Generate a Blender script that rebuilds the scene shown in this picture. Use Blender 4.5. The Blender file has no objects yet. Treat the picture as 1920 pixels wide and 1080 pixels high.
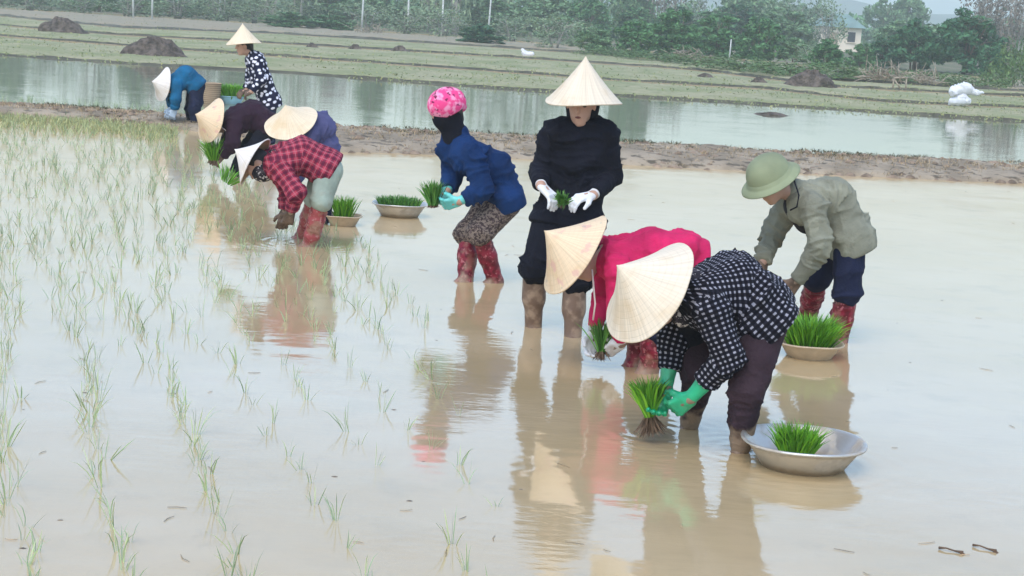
import bpy, math, random
import numpy as np
from mathutils import Vector, Matrix
R_ = math.radians
SC = bpy.context.scene
COL = SC.collection
# ------------------------------------------------------------------ camera, sky, sun, exposure
FPX, CX, CY, H = 3000.0, 960.0, 540.0, 1.77
PITCH, ROLL = R_(9.63), R_(3.43)
_u0 = np.array([0, math.sin(PITCH), math.cos(PITCH)])
CF = np.array([0, math.cos(PITCH), -math.sin(PITCH)])
CR = math.cos(ROLL) * np.array([1., 0, 0]) + math.sin(ROLL) * _u0
CU = math.cos(ROLL) * _u0 - math.sin(ROLL) * np.array([1., 0, 0])
CAMP = np.array([0, 0, H])
cam = bpy.data.objects.new('camera', bpy.data.cameras.new('camera'))
COL.objects.link(cam)
cam.matrix_world = Matrix(((CR[0], CU[0], -CF[0], 0), (CR[1], CU[1], -CF[1], 0), (CR[2], CU[2], -CF[2], H), (0, 0, 0, 1)))
cam.data.sensor_width = 36; cam.data.lens = 36 * FPX / 1920
cam.data.clip_start = .1; cam.data.clip_end = 6000
SC.camera = cam
SUN_EL, SUN_AZ = R_(58), R_(200)
W = bpy.data.worlds.new('World'); SC.world = W; W.use_nodes = True
nt = W.node_tree; bg = nt.nodes['Background']
sky = nt.nodes.new('ShaderNodeTexSky'); sky.sky_type = 'NISHITA'; sky.sun_disc = False
sky.sun_elevation = SUN_EL; sky.sun_rotation = SUN_AZ
sky.air_density = 1.2; sky.dust_density = 1.7; sky.ozone_density = 2.2
nt.links.new(sky.outputs[0], bg.inputs[0]); bg.inputs[1].default_value = .15
sd = bpy.data.lights.new('sun', 'SUN'); sun = bpy.data.objects.new('sun', sd); COL.objects.link(sun)
sd.energy = .6; sd.angle = R_(40); sd.color = (1, .97, .92)
sun.location = (0, 0, 30)
_sd = Vector((math.sin(SUN_AZ) * math.cos(SUN_EL), math.cos(SUN_AZ) * math.cos(SUN_EL), math.sin(SUN_EL)))
sun.rotation_euler = _sd.to_track_quat('Z', 'Y').to_euler()
SC.view_settings.view_transform = 'Standard'; SC.view_settings.look = 'None'
SC.view_settings.exposure = 1.14; SC.view_settings.gamma = 1
SC.cycles.max_bounces = 6; SC.cycles.volume_bounces = 1
# ------------------------------------------------------------------ picking real places from sight lines
def ray(px, py): return CF + CR * ((px - CX) / FPX) - CU * ((py - CY) / FPX)
def G(px, py, z=0.):
    d = ray(px, py); return CAMP + d * ((z - H) / d[2])
def J(px, py, y):
    d = ray(px, py); return CAMP + d * (y / d[1])
def at(px, y, z=0.):                         # world point at depth y, height z, in picture column px
    k = (px - CX) / FPX
    # (v.CR) = k (v.CF), v=(x,y,z-H)
    a = CR - k * CF
    return np.array([-(a[1] * y + a[2] * (z - H)) / a[0], y, z])
V = lambda *a: np.array(a, float)
def nrm(v): return v / (np.linalg.norm(v) + 1e-12)
rng = np.random.default_rng(7); random.seed(7)
# ------------------------------------------------------------------ noise
def vnoise(P, seed=0):
    P = np.asarray(P, float) + 1000.
    I = np.floor(P).astype(np.int64); F = P - I; F = F * F * (3 - 2 * F)
    def h(ix, iy, iz):
        n = (ix * 374761393 + iy * 668265263 + iz * 1274126177 + seed * 974634757) & 0xffffffff
        n = ((n ^ (n >> 13)) * 1103515245) & 0xffffffff
        n = ((n ^ (n >> 16)) * 2654435761) & 0xffffffff
        return (n & 0xffff) / 65535.
    r = 0
    for dx in (0, 1):
        wx = F[..., 0] if dx else 1 - F[..., 0]
        for dy in (0, 1):
            wy = F[..., 1] if dy else 1 - F[..., 1]
            for dz in (0, 1):
                wz = F[..., 2] if dz else 1 - F[..., 2]
                r = r + wx * wy * wz * h(I[..., 0] + dx, I[..., 1] + dy, I[..., 2] + dz)
    return r
# ------------------------------------------------------------------ object helpers
def tag(o, label=None, cat=None, group=None, kind=None):
    if label: o['label'] = label
    if cat: o['category'] = cat
    if group: o['group'] = group
    if kind: o['kind'] = kind
    return o
def empty(name, loc, label, cat, group=None):
    o = bpy.data.objects.new(name, None); COL.objects.link(o); o.location = Vector(loc)
    o.empty_display_size = .1
    return tag(o, label, cat, group)
def mesh(verts, faces, mats=None, smooth=True, uv=None):
    me = bpy.data.meshes.new('mesh')
    me.from_pydata([tuple(v) for v in verts] if not isinstance(verts, np.ndarray) else verts.tolist(), [], faces.tolist() if isinstance(faces, np.ndarray) else faces)
    if smooth: me.polygons.foreach_set('use_smooth', np.ones(len(me.polygons), bool))
    if mats: me.materials.append(mats)
    if uv is not None:
        l = me.uv_layers.new(name='UVMap'); l.data.foreach_set('uv', np.asarray(uv, np.float32).ravel())
    me.update()
    return me
def obj(name, me, parent=None, loc=None):
    me.name = name
    o = bpy.data.objects.new(name, me); COL.objects.link(o)
    if parent is not None:
        o.parent = parent                    # meshes of children are in world space, the parent has only a location
        o.location = -parent.location
    elif loc is not None: o.location = Vector(loc)
    return o
def recentre(o, base):                       # world-space mesh -> object with its origin at its base
    o.data.transform(Matrix.Translation(-Vector(base))); o.location = Vector(base); return o
class MB:
    def __init__(s): s.v = []; s.f = []
    def add(s, v, f):
        n = len(s.v); s.v += [tuple(x) for x in v]; s.f += [tuple(i + n for i in q) for q in f]
    def tube(s, pts, rad, seg=8, cap=True):
        pts = [np.asarray(p, float) for p in pts]; n = len(pts); base = len(s.v)
        if not hasattr(rad, '__len__'): rad = [rad] * n
        up = V(0, 0, 1)
        for i, p in enumerate(pts):
            d = nrm(pts[min(i + 1, n - 1)] - pts[max(i - 1, 0)])
            a = np.cross(d, up if abs(d[2]) < .9 else V(1, 0, 0)); a = nrm(a); b = np.cross(d, a)
            for k in range(seg):
                t = 2 * math.pi * k / seg
                s.v.append(tuple(p + (a * math.cos(t) + b * math.sin(t)) * rad[i]))
        for i in range(n - 1):
            for k in range(seg):
                k2 = (k + 1) % seg; A = base + i * seg
                s.f.append((A + k, A + k2, A + seg + k2, A + seg + k))
        if cap:
            s.f.append(tuple(base + k for k in range(seg))[::-1]); s.f.append(tuple(base + (n - 1) * seg + k for k in range(seg)))
    def lathe(s, prof, seg=48, M=None, wob=None):
        base = len(s.v); n = len(prof)
        for (r, z) in prof:
            for k in range(seg):
                t = 2 * math.pi * k / seg
                rr, zz = (r, z) if wob is None else wob(r, z, t)
                p = V(rr * math.cos(t), rr * math.sin(t), zz)
                s.v.append(tuple(p if M is None else M(p)))
        for i in range(n - 1):
            for k in range(seg):
                k2 = (k + 1) % seg; A = base + i * seg
                s.f.append((A + k, A + k2, A + seg + k2, A + seg + k))
    def box(s, c, h, ax=None):
        ax = np.eye(3) if ax is None else ax
        v = [np.asarray(c) + ax[0] * h[0] * x + ax[1] * h[1] * y + ax[2] * h[2] * z for x in (-1, 1) for y in (-1, 1) for z in (-1, 1)]
        s.add(v, [(0, 1, 3, 2), (4, 6, 7, 5), (0, 4, 5, 1), (2, 3, 7, 6), (0, 2, 6, 4), (1, 5, 7, 3)])
    def build(s, name, m, parent=None, smooth=True, loc=None): return obj(name, mesh(s.v, s.f, m, smooth), parent, loc)
# ------------------------------------------------------------------ materials
class N:                                     # small node-graph helper
    def __init__(s, name):
        s.m = bpy.data.materials.new(name); s.m.use_nodes = True; s.t = s.m.node_tree
        s.p = s.t.nodes['Principled BSDF']; s.out = s.t.nodes['Material Output']
        s._tc = None
    def n(s, typ, **kw):
        x = s.t.nodes.new('ShaderNode' + typ)
        for k, v in kw.items(): setattr(x, k, v)
        return x
    def L(s, a, b): s.t.links.new(a, b)
    def tc(s, which='Object'):
        if s._tc is None: s._tc = s.n('TexCoord')
        return s._tc.outputs[which]
    def setv(s, sock, v):
        if hasattr(v, 'is_output') or isinstance(v, bpy.types.NodeSocket): s.L(v, sock)
        elif isinstance(v, tuple) and len(v) == 3 and sock.type == 'RGBA': sock.default_value = (*v, 1)
        else: sock.default_value = v
    def math(s, op, a, b=0., c=0.):
        x = s.n('Math', operation=op)
        for i, q in enumerate((a, b, c)): s.setv(x.inputs[i], q)
        return x.outputs[0]
    def mix(s, f, a, b):
        x = s.n('MixRGB'); s.setv(x.inputs[0], f); s.setv(x.inputs[1], a); s.setv(x.inputs[2], b); return x.outputs[0]
    def noise(s, scale=5., detail=3., vec=None, rough=.5, sc3=None):
        x = s.n('TexNoise'); x.inputs['Scale'].default_value = scale; x.inputs['Detail'].default_value = detail; x.inputs['Roughness'].default_value = rough
        v = vec or s.tc()
        if sc3: mp = s.n('Mapping'); mp.inputs['Scale'].default_value = sc3; s.L(v, mp.inputs[0]); v = mp.outputs[0]
        s.L(v, x.inputs['Vector']); return x.outputs[0]
    def voro(s, scale=5., vec=None, out=0, **kw):
        x = s.n('TexVoronoi', **kw); x.inputs['Scale'].default_value = scale; s.L(vec or s.tc(), x.inputs['Vector']); return x.outputs[out]
    def ramp(s, f, lo, hi, a=0., b=1.):
        x = s.n('MapRange', interpolation_type='SMOOTHSTEP'); s.setv(x.inputs[0], f)
        for i, q in enumerate((lo, hi, a, b)): x.inputs[i + 1].default_value = q
        return x.outputs[0]
    def bump(s, h, strength=.3, dist=.01):
        x = s.n('Bump'); x.inputs['Strength'].default_value = strength; x.inputs['Distance'].default_value = dist
        s.L(h, x.inputs['Height']); s.L(x.outputs[0], s.p.inputs['Normal']); return x
    def fin(s, col=None, rough=.8, metal=0., spec=.3):
        if col is not None: s.setv(s.p.inputs['Base Color'], col)
        s.setv(s.p.inputs['Roughness'], rough); s.setv(s.p.inputs['Metallic'], metal); s.setv(s.p.inputs['Specular IOR Level'], spec)
        return s.m
def sc3(c, k): return tuple(min(1., x * k) for x in c)
def mat(name, c, rough=.8, var=.2, scale=6., bump=.25, bscale=60., metal=0., spec=.3, bd=.004, mud=0.):
    g = N(name); f = g.noise(scale, 4)
    col = g.mix(g.ramp(f, .3, .7), sc3(c, 1 - var), sc3(c, 1 + var))
    if mud:
        col = g.mix(g.math('MULTIPLY', g.ramp(g.noise(9., 5), .46, .62), mud), col, (.30, .21, .13))
    if bump: g.bump(g.noise(bscale, 3), bump, bd)
    return g.fin(col, rough, metal, spec)
def splash(g, col, z0, z1=.06):
    sx = g.n('SeparateXYZ'); g.L(g.tc(), sx.inputs[0]); z = g.math('ADD', sx.outputs[2], g.math('MULTIPLY', g.math('SUBTRACT', g.noise(13., 5), .5), .30))
    return g.mix(g.math('MULTIPLY', g.ramp(z, z0, z1), .8), col, (.30, .22, .15))
def cloth(name, c, var=.22, mud=0., rough=.92, sp=0.):
    g = N(name)
    col = g.mix(g.ramp(g.noise(5., 4), .3, .7), sc3(c, 1 - var), sc3(c, 1 + var))
    if sp: col = splash(g, col, sp)
    if mud: col = g.mix(g.math('MULTIPLY', g.ramp(g.noise(14., 5), .5, .62), mud), col, (.30, .21, .13))
    h = g.math('ADD', g.math('MULTIPLY', g.noise(9., 3, sc3=(1, 1, .5)), 3.), g.noise(90., 2))
    g.bump(h, .5, .008)
    return g.fin(col, rough, 0, .15)
def uvgrid(g, p):
    sx = g.n('SeparateXYZ'); g.L(g.tc('UV'), sx.inputs[0])
    return [g.math('FRACT', g.math('DIVIDE', sx.outputs[i], p)) for i in (0, 1)]
def check_cloth(name):
    g = N(name); a, b = uvgrid(g, .0215)
    st = lambda q: g.ramp(g.math('ABSOLUTE', g.math('SUBTRACT', q, .5)), .25, .15)
    A, B = st(a), st(b)
    both = g.math('MULTIPLY', A, B); any_ = g.math('MAXIMUM', A, B)
    fade = g.ramp(g.noise(6., 3), .3, .7, .75, 1.)
    col = g.mix(any_, (.006, .006, .010), (.014, .014, .022)); col = g.mix(g.math('MULTIPLY', both, fade), col, (.33, .33, .38))
    g.bump(g.math('ADD', g.math('MULTIPLY', g.noise(9., 3), 3.), g.noise(90., 2)), .5, .008)
    return g.fin(col, .92, 0, .12)
def plaid_cloth(name):
    g = N(name); a, b = uvgrid(g, .052)
    st = lambda q, c, w: g.ramp(g.math('ABSOLUTE', g.math('SUBTRACT', q, c)), w + .06, w - .04)
    A, B = st(a, .35, .2), st(b, .35, .2)
    thin = g.math('MAXIMUM', st(a, .85, .04), st(b, .85, .04))
    col = g.mix(g.math('MULTIPLY', A, .62), (.37, .042, .072), (.05, .006, .02)); col = g.mix(g.math('MULTIPLY', B, .62), col, (.05, .008, .03))
    col = g.mix(g.math('MULTIPLY', thin, .45), col, (.46, .20, .23))
    g.bump(g.math('ADD', g.math('MULTIPLY', g.noise(9., 3), 3.), g.noise(90., 2)), .5, .008)
    return g.fin(col, .92, 0, .15)
def dots_cloth(name, base, dot, p=.06, r=.26, seed=0):
    g = N(name); v = g.n('TexVoronoi', voronoi_dimensions='2D'); v.inputs['Scale'].default_value = 1 / p; v.inputs['Randomness'].default_value = .75
    g.L(g.tc('UV'), v.inputs['Vector'])
    wob = g.math('MULTIPLY', g.math('SUBTRACT', g.noise(60., 2), .5), .22)
    f = g.ramp(g.math('ADD', v.outputs[0], wob), r + .06, r - .04)
    col = g.mix(f, base, dot)
    g.bump(g.math('ADD', g.math('MULTIPLY', g.noise(9., 3), 3.), g.noise(90., 2)), .5, .008)
    return g.fin(col, .9, 0, .15)
def print_cloth(name, a, b, c, s1=26., t=(.5, .56), mud=0., rough=.85, s2=41.):
    g = N(name); f1 = g.ramp(g.noise(s1, 3), *t); f2 = g.ramp(g.noise(s2, 2, vec=g.tc('Object')), .58, .63)
    col = g.mix(f2, g.mix(f1, a, b), c)
    if mud: col = splash(g, g.mix(g.math('MULTIPLY', g.ramp(g.noise(12., 5), .5, .62), mud), col, (.34, .24, .16)), .07, -.02)
    g.bump(g.noise(40., 3), .3, .006)
    return g.fin(col, rough, 0, .25)
def straw(name, c, floral=0., seed=0.):
    g = N(name); sx = g.n('SeparateXYZ'); g.L(g.tc('Object'), sx.inputs[0])
    ang = g.math('ARCTAN2', sx.outputs[1], sx.outputs[0])
    cv = g.n('CombineXYZ'); g.setv(cv.inputs[0], g.math('MULTIPLY', ang, 14.)); g.setv(cv.inputs[1], g.math('MULTIPLY', sx.outputs[2], 3.)); cv.inputs[2].default_value = seed
    leaf = g.noise(1., 3, vec=cv.outputs[0])
    ring = g.math('ABSOLUTE', g.math('SUBTRACT', g.math('FRACT', g.math('DIVIDE', sx.outputs[2], .0165)), .5))
    ringm = g.ramp(ring, .40, .5)
    col = g.mix(g.ramp(leaf, .25, .75), sc3(c, .84), sc3(c, 1.10))
    col = g.mix(g.math('MULTIPLY', ringm, .17), col, sc3(c, .62))
    col = g.mix(g.math('MULTIPLY', g.ramp(g.noise(7., 5), .45, .7), .5), col, (c[0] * .8, c[1] * .68, c[2] * .5))
    if floral:
        col = g.mix(g.math('MULTIPLY', g.ramp(g.noise(13., 2), .60, .68), floral), col, (.62, .33, .30))
        col = g.mix(g.math('MULTIPLY', g.ramp(g.noise(17., 2, sc3=(1, 1, 1.2)), .66, .72), floral), col, (.3, .34, .28))
    g.bump(g.math('ADD', leaf, g.math('MULTIPLY', ringm, -.6)), .35, .004)
    return g.fin(col, .62, 0, .3)
M = {}
def skin_mat():
    g = N('skin'); sx = g.n('SeparateXYZ'); g.L(g.tc(), sx.inputs[0]); f = g.noise(8., 4)
    col = g.mix(f, (.40, .235, .165), (.47, .29, .21)); z = g.math('ADD', sx.outputs[2], g.math('MULTIPLY', g.math('SUBTRACT', g.noise(11., 4), .5), .22))
    mud = g.mix(g.ramp(g.noise(16., 4), .4, .65), (.15, .095, .065), (.30, .215, .15))
    col = g.mix(g.ramp(z, .44, .36), col, mud); g.bump(g.noise(45., 4), .35, .006)
    return g.fin(col, .5, 0, .35)
M['skin'] = skin_mat()
M['muddy_skin'] = mat('muddy_skin', (.33, .21, .14), .5, .25, 10, .35, 60, mud=.9)
M['mud_glove'] = mat('muddy_glove', (.12, .08, .055), .6, .4, 14, .3, 70)
M['white_glove'] = mat('white_glove', (.72, .74, .76), .8, .06, 10, .4, 120, mud=.22)
M['dirty_glove'] = mat('dirty_white_glove', (.60, .60, .60), .8, .1, 10, .4, 120, mud=.6)
M['pale_blue_glove'] = mat('pale_blue_glove', (.45, .55, .66), .6, .1, 10, .4, 100)
M['green_glove'] = mat('green_glove', (.012, .36, .17), .38, .22, 16, .35, 60, spec=.5, mud=.14)
M['aqua_glove'] = mat('aqua_glove', (.12, .50, .46), .4, .15, 16, .35, 60, spec=.5)
M['hair'] = mat('black_hair', (.012, .010, .010), .5, .3, 20, .4, 150)
M['teal'] = cloth('teal_cloth', (.008, .105, .215)); M['navy'] = cloth('navy_trouser_cloth', (.012, .016, .04))
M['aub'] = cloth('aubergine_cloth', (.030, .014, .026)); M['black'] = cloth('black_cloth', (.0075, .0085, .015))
M['viol'] = cloth('slate_violet_cloth', (.075, .078, .17)); M['grey_tr'] = cloth('grey_green_trousers', (.30, .36, .30), mud=.15)
M['blue'] = cloth('deep_blue_cloth', (.006, .027, .095)); M['pink'] = cloth('hot_pink_cloth', (.50, .018, .092))
M['brown_tr'] = cloth('dark_brown_trousers', (.036, .022, .029), sp=.15); M['brown_muddy'] = cloth('muddy_dark_trousers', (.05, .032, .038), mud=.5)
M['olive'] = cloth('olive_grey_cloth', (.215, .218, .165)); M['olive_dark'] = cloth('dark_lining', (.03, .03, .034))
M['check'] = check_cloth('black_white_check'); M['plaid'] = plaid_cloth('red_plaid')
M['dots'] = dots_cloth('navy_white_blossoms', (.010, .012, .034), (.72, .72, .80), .060, .27)
M['print_tr'] = print_cloth('brown_printed_trousers', (.045, .030, .030), (.20, .155, .125), (.10, .07, .07), 60., (.47, .55), s2=70.)
M['boot'] = print_cloth('dark_red_floral_boots', (.11, .008, .016), (.22, .014, .032), (.34, .10, .11), 22., (.42, .58), mud=.30, rough=.45)
M['pinkboot'] = print_cloth('rosy_boots', (.26, .045, .05), (.38, .08, .085), (.45, .22, .20), 18., (.42, .58), mud=.55, rough=.5)
M['scarf'] = print_cloth('pink_floral_scarf', (.74, .06, .22), (.80, .30, .46), (.16, .012, .06), 24., (.45, .60), s2=30.)
M['darkscarf'] = print_cloth('dark_printed_scarf', (.02, .018, .024), (.06, .05, .06), (.52, .48, .45), 30., (.45, .6), s2=46.)
M['redscarf'] = print_cloth('dark_red_cloth', (.20, .012, .03), (.36, .03, .07), (.5, .2, .2), 20.)
M['helmet'] = mat('green_helmet_cloth', (.225, .255, .150), .75, .14, 5, .25, 120)
M['strap'] = mat('pale_strap', (.6, .5, .45), .8)
M['greymask'] = mat('grey_cloth', (.16, .17, .2), .9)
M['straw'] = straw('straw_hat', (.70, .60, .46)); M['straw_white'] = straw('bleached_straw_hat', (.74, .68, .62), 0, 3.)
M['straw_floral'] = straw('painted_straw_hat', (.72, .55, .36), .55, 5.); M['straw_cream'] = straw('cream_straw_hat', (.75, .62, .44), 0, 8.)
M['straw_in'] = mat('hat_lining', (.42, .30, .18), .8)
def leafmat(name, c, rough=.55, var=.45, yellow=.25, trans=.0):
    g = N(name); geo = g.n('NewGeometry'); r = geo.outputs['Random Per Island']
    col = g.mix(r, sc3(c, 1 - var), sc3(c, 1 + var)); col = g.mix(g.math('MULTIPLY', g.ramp(r, .6, 1.), yellow), col, (c[0] * 2.2, c[1] * 1.35, c[2] * .9))
    return g.fin(col, rough, 0, .3)
M['seed'] = leafmat('bright_seedling_blades', (.10, .30, .022), .5, .5, .6)
M['seed_dark'] = leafmat('seedling_blades', (.065, .20, .032), .5, .5, .5)
M['rice'] = leafmat('young_rice_blades', (.27, .36, .19), .45, .35, .25)
M['nursery'] = leafmat('nursery_rice_blades', (.33, .36, .17), .5, .3, .2)
M['root'] = mat('muddy_roots', (.12, .075, .045), .7, .3, 30)
def alu():
    g = N('dull_aluminium'); st = g.ramp(g.noise(7., 5), .48, .68)
    col = g.mix(st, (.62, .60, .56), (.40, .35, .28)); sx = g.n('SeparateXYZ'); g.L(g.tc('Object'), sx.inputs[0])
    col = g.mix(g.math('MULTIPLY', g.ramp(g.math('ADD', sx.outputs[2], g.math('MULTIPLY', g.noise(14., 3), .03)), .055, .02), .8), col, (.36, .28, .19))
    g.bump(g.noise(18., 3), .15, .004)
    return g.fin(col, g.ramp(st, 0, 1, .38, .7), g.ramp(st, 0, 1, .75, .2), .5)
M['alu'] = alu()
M['tan_basin'] = mat('muddy_tan_plastic', (.48, .38, .26), .5, .15, 8, .2, 40, mud=.3)
M['blue_basin'] = mat('pale_blue_plastic', (.30, .52, .60), .4, .1, 8, .1, 40)
# ------------------------------------------------------------------ signed-distance bodies meshed by surface nets
def prim_d(P, p):
    if p[0] == 'c':
        _, a, ra, b, rb = p[:5]; ab = b - a; L2 = ab @ ab + 1e-9
        t = np.clip(((P - a) @ ab) / L2, 0, 1); t2 = t * t * (3 - 2 * t) if len(p) > 5 and p[5] == 's' else t
        return np.linalg.norm(P - a - t[..., None] * ab, axis=-1) - (ra + (rb - ra) * t2)
    if p[0] == 'e':
        _, c, A, rr = p[:4]; q = (P - c) @ A.T; k0 = np.linalg.norm(q / rr, axis=-1); k1 = np.linalg.norm(q / (np.asarray(rr) ** 2), axis=-1)
        return k0 * (k0 - 1) / (k1 + 1e-9)
def prim_box(p, m):
    if p[0] == 'c': r = max(p[2], p[4]) + m; return np.minimum(p[1], p[3]) - r, np.maximum(p[1], p[3]) + r
    r = max(p[3]) + m; return p[1] - r, p[1] + r
def field(prims, h, k, pad=.03, post=None):
    lo = np.min([prim_box(p, pad)[0] for p in prims], 0); hi = np.max([prim_box(p, pad)[1] for p in prims], 0)
    n = np.ceil((hi - lo) / h).astype(int) + 2
    F = np.full(n, .08)
    for p in prims:
        cuts = p[-1] if isinstance(p[-1], list) else []
        a, b = prim_box(p, .06 + k); i0 = np.maximum(((a - lo) / h).astype(int), 0); i1 = np.minimum(((b - lo) / h).astype(int) + 2, n)
        g = np.stack(np.meshgrid(*[lo[q] + h * np.arange(i0[q], i1[q]) for q in range(3)], indexing='ij'), -1)
        d = prim_d(g, p)
        for (c, nn) in cuts: d = np.maximum(d, (g - c) @ nn)
        S = F[i0[0]:i1[0], i0[1]:i1[1], i0[2]:i1[2]]
        hh = np.clip(k - np.abs(S - d), 0, None) / k
        F[i0[0]:i1[0], i0[1]:i1[1], i0[2]:i1[2]] = np.minimum(S, d) - hh * hh * k * .25
    return F, lo
def nets(F, lo, h):
    s = F < 0; nx, ny, nz = F.shape
    cs = [(x, y, z) for x in (0, 1) for y in (0, 1) for z in (0, 1)]
    cnt = sum(s[x:nx - 1 + x, y:ny - 1 + y, z:nz - 1 + z].astype(np.int8) for x, y, z in cs)
    act = (cnt > 0) & (cnt < 8); idx = np.argwhere(act); ID = -np.ones(act.shape, np.int64); ID[act] = np.arange(len(idx))
    acc = np.zeros((len(idx), 3)); num = np.zeros(len(idx)); i, j, k = idx.T
    for a in cs:
        for ax in range(3):
            if a[ax]: continue
            b = list(a); b[ax] = 1
            fa = F[i + a[0], j + a[1], k + a[2]]; fb = F[i + b[0], j + b[1], k + b[2]]
            m = (fa < 0) != (fb < 0); t = np.where(m, fa / np.where(m, fa - fb, 1), 0)
            pt = np.tile(np.array(a, float), (len(idx), 1)); pt[:, ax] += t
            acc += np.where(m[:, None], pt, 0); num += m
    Vv = lo + h * (idx + acc / num[:, None])
    faces = []
    for ax in range(3):
        o1, o2 = [(1, 2), (2, 0), (0, 1)][ax]
        sl0 = [slice(None)] * 3; sl1 = [slice(None)] * 3; sl0[ax] = slice(0, -1); sl1[ax] = slice(1, None)
        A, B = s[tuple(sl0)], s[tuple(sl1)]
        E = np.argwhere(A != B); E = E[(E[:, o1] > 0) & (E[:, o2] > 0) & (E[:, o1] < F.shape[o1] - 1) & (E[:, o2] < F.shape[o2] - 1)]
        if not len(E): continue
        def cid(d1, d2):
            q = E.copy(); q[:, o1] += d1; q[:, o2] += d2; return ID[q[:, 0], q[:, 1], q[:, 2]]
        Q = np.stack([cid(-1, -1), cid(0, -1), cid(0, 0), cid(-1, 0)], 1)
        fl = ~A[E[:, 0], E[:, 1], E[:, 2]]; Q[fl] = Q[fl][:, ::-1]
        faces.append(Q)
    Q = np.concatenate(faces); return Vv, Q
def vnormals(Vv, Q):
    n = np.cross(Vv[Q[:, 2]] - Vv[Q[:, 0]], Vv[Q[:, 3]] - Vv[Q[:, 1]]); N_ = np.zeros_like(Vv)
    for c in range(4): np.add.at(N_, Q[:, c], n)
    return N_ / (np.linalg.norm(N_, axis=1, keepdims=True) + 1e-12)
def chain_coords(P, chains):
    best = np.full(len(P), 1e9); out = np.zeros((len(P), 5)); ax = np.zeros((len(P), 3)); foot = np.zeros((len(P), 3))
    for ci, segs in enumerate(chains):
        s0 = 0.
        for (a, b, r, ref) in segs:
            ab = b - a; L = np.linalg.norm(ab); d = ab / L; t = np.clip((P - a) @ d, 0, L)
            f = a + t[:, None] * d; q = np.linalg.norm(P - f, axis=1) / r; m = q < best; best[m] = q[m]
            out[m, 0] = ci; out[m, 1] = s0 + ((P - a) @ d)[m]; out[m, 2] = r; ax[m] = d; foot[m] = f[m]
            s0 += L
    return out, ax, foot
def garment(name, prims, chains, m, parent, h=.011, k=.04, fold=.006, seed=1, fs=15., smooth=2, ease=0., hemp=None):
    F, lo = field(prims, h, k)
    Vv, Q = nets(F, lo, h)
    for _ in range(smooth):                  # light Laplacian relax
        acc = np.zeros_like(Vv); c = np.zeros(len(Vv))
        for i in range(4):
            j = (i + 1) % 4
            np.add.at(acc, Q[:, i], Vv[Q[:, j]]); np.add.at(c, Q[:, i], 1)
            np.add.at(acc, Q[:, j], Vv[Q[:, i]]); np.add.at(c, Q[:, j], 1)
        Vv = Vv * .5 + .5 * acc / c[:, None]
    uv = None
    if chains:
        out, ax, foot = chain_coords(Vv, chains)
        perp = Vv - foot; s = out[:, 1]
        if fold:
            nn = vnormals(Vv, Q)
            q = perp * 4.2 + ax * (s[:, None] * fs * .95) + out[:, :1] * 7.3
            q = q + (vnoise(Vv * 7., seed + 9)[:, None] - .5) * 1.6
            n1 = 1 - np.abs(2 * vnoise(q, seed) - 1); n2 = vnoise(Vv * 11., seed + 3); n3 = 1 - np.abs(2 * vnoise(q * 2.1 + 5, seed + 5) - 1)
            gate = .25 + 2.2 * np.clip(vnoise(Vv * 5.5, seed + 7) - .28, 0, 1) ** 1.3
            if hemp is not None: gate = np.where(out[:, 0] < .5, gate * np.clip(-((Vv - hemp[0]) @ hemp[1]) / .09, .0, 1), gate)
            if ease: gate = gate * np.clip((s - ease) / .12, 0, 1)
            n4 = 1 - np.abs(2 * vnoise(perp * 13. + ax * (s[:, None] * 3.5) + 3.1, seed + 11) - 1)
            Vv = Vv + nn * (fold * 1.75 * gate * ((n1 ** 4 - .22) * 1.5 + .7 * (n3 ** 4 - .22) + .8 * (n4 ** 4 - .2)) + fold * .55 * (n2 - .5) * np.minimum(1, gate * 2))[:, None]
        C = Vv[Q].mean(1); oc, axc, fc = chain_coords(C, chains)
        UV = np.zeros((len(Q), 4, 2))
        refs = [sg[0][3] for sg in chains]
        ref = np.array(refs)[oc[:, 0].astype(int)]
        e1 = ref - (ref * axc).sum(1, keepdims=True) * axc; e1 /= np.linalg.norm(e1, axis=1, keepdims=True) + 1e-9; e2 = np.cross(axc, e1)
        pc = C - fc; th0 = np.arctan2((pc * e2).sum(1), (pc * e1).sum(1))
        for c in range(4):
            d = Vv[Q[:, c]] - fc; th = np.arctan2((d * e2).sum(1), (d * e1).sum(1)); dth = (th - th0 + math.pi) % (2 * math.pi) - math.pi
            UV[:, c, 0] = (th0 + dth) * oc[:, 2]; UV[:, c, 1] = oc[:, 1] + ((Vv[Q[:, c]] - C) * axc).sum(1)
        uv = UV.reshape(-1, 2)
    return obj(name, mesh(Vv, Q, m, True, uv), parent)
def fig(name, prims, m, parent, h=.01, k=.03, smooth=1): return garment(name, prims, None, m, parent, h, k, 0, smooth=smooth)
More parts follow.
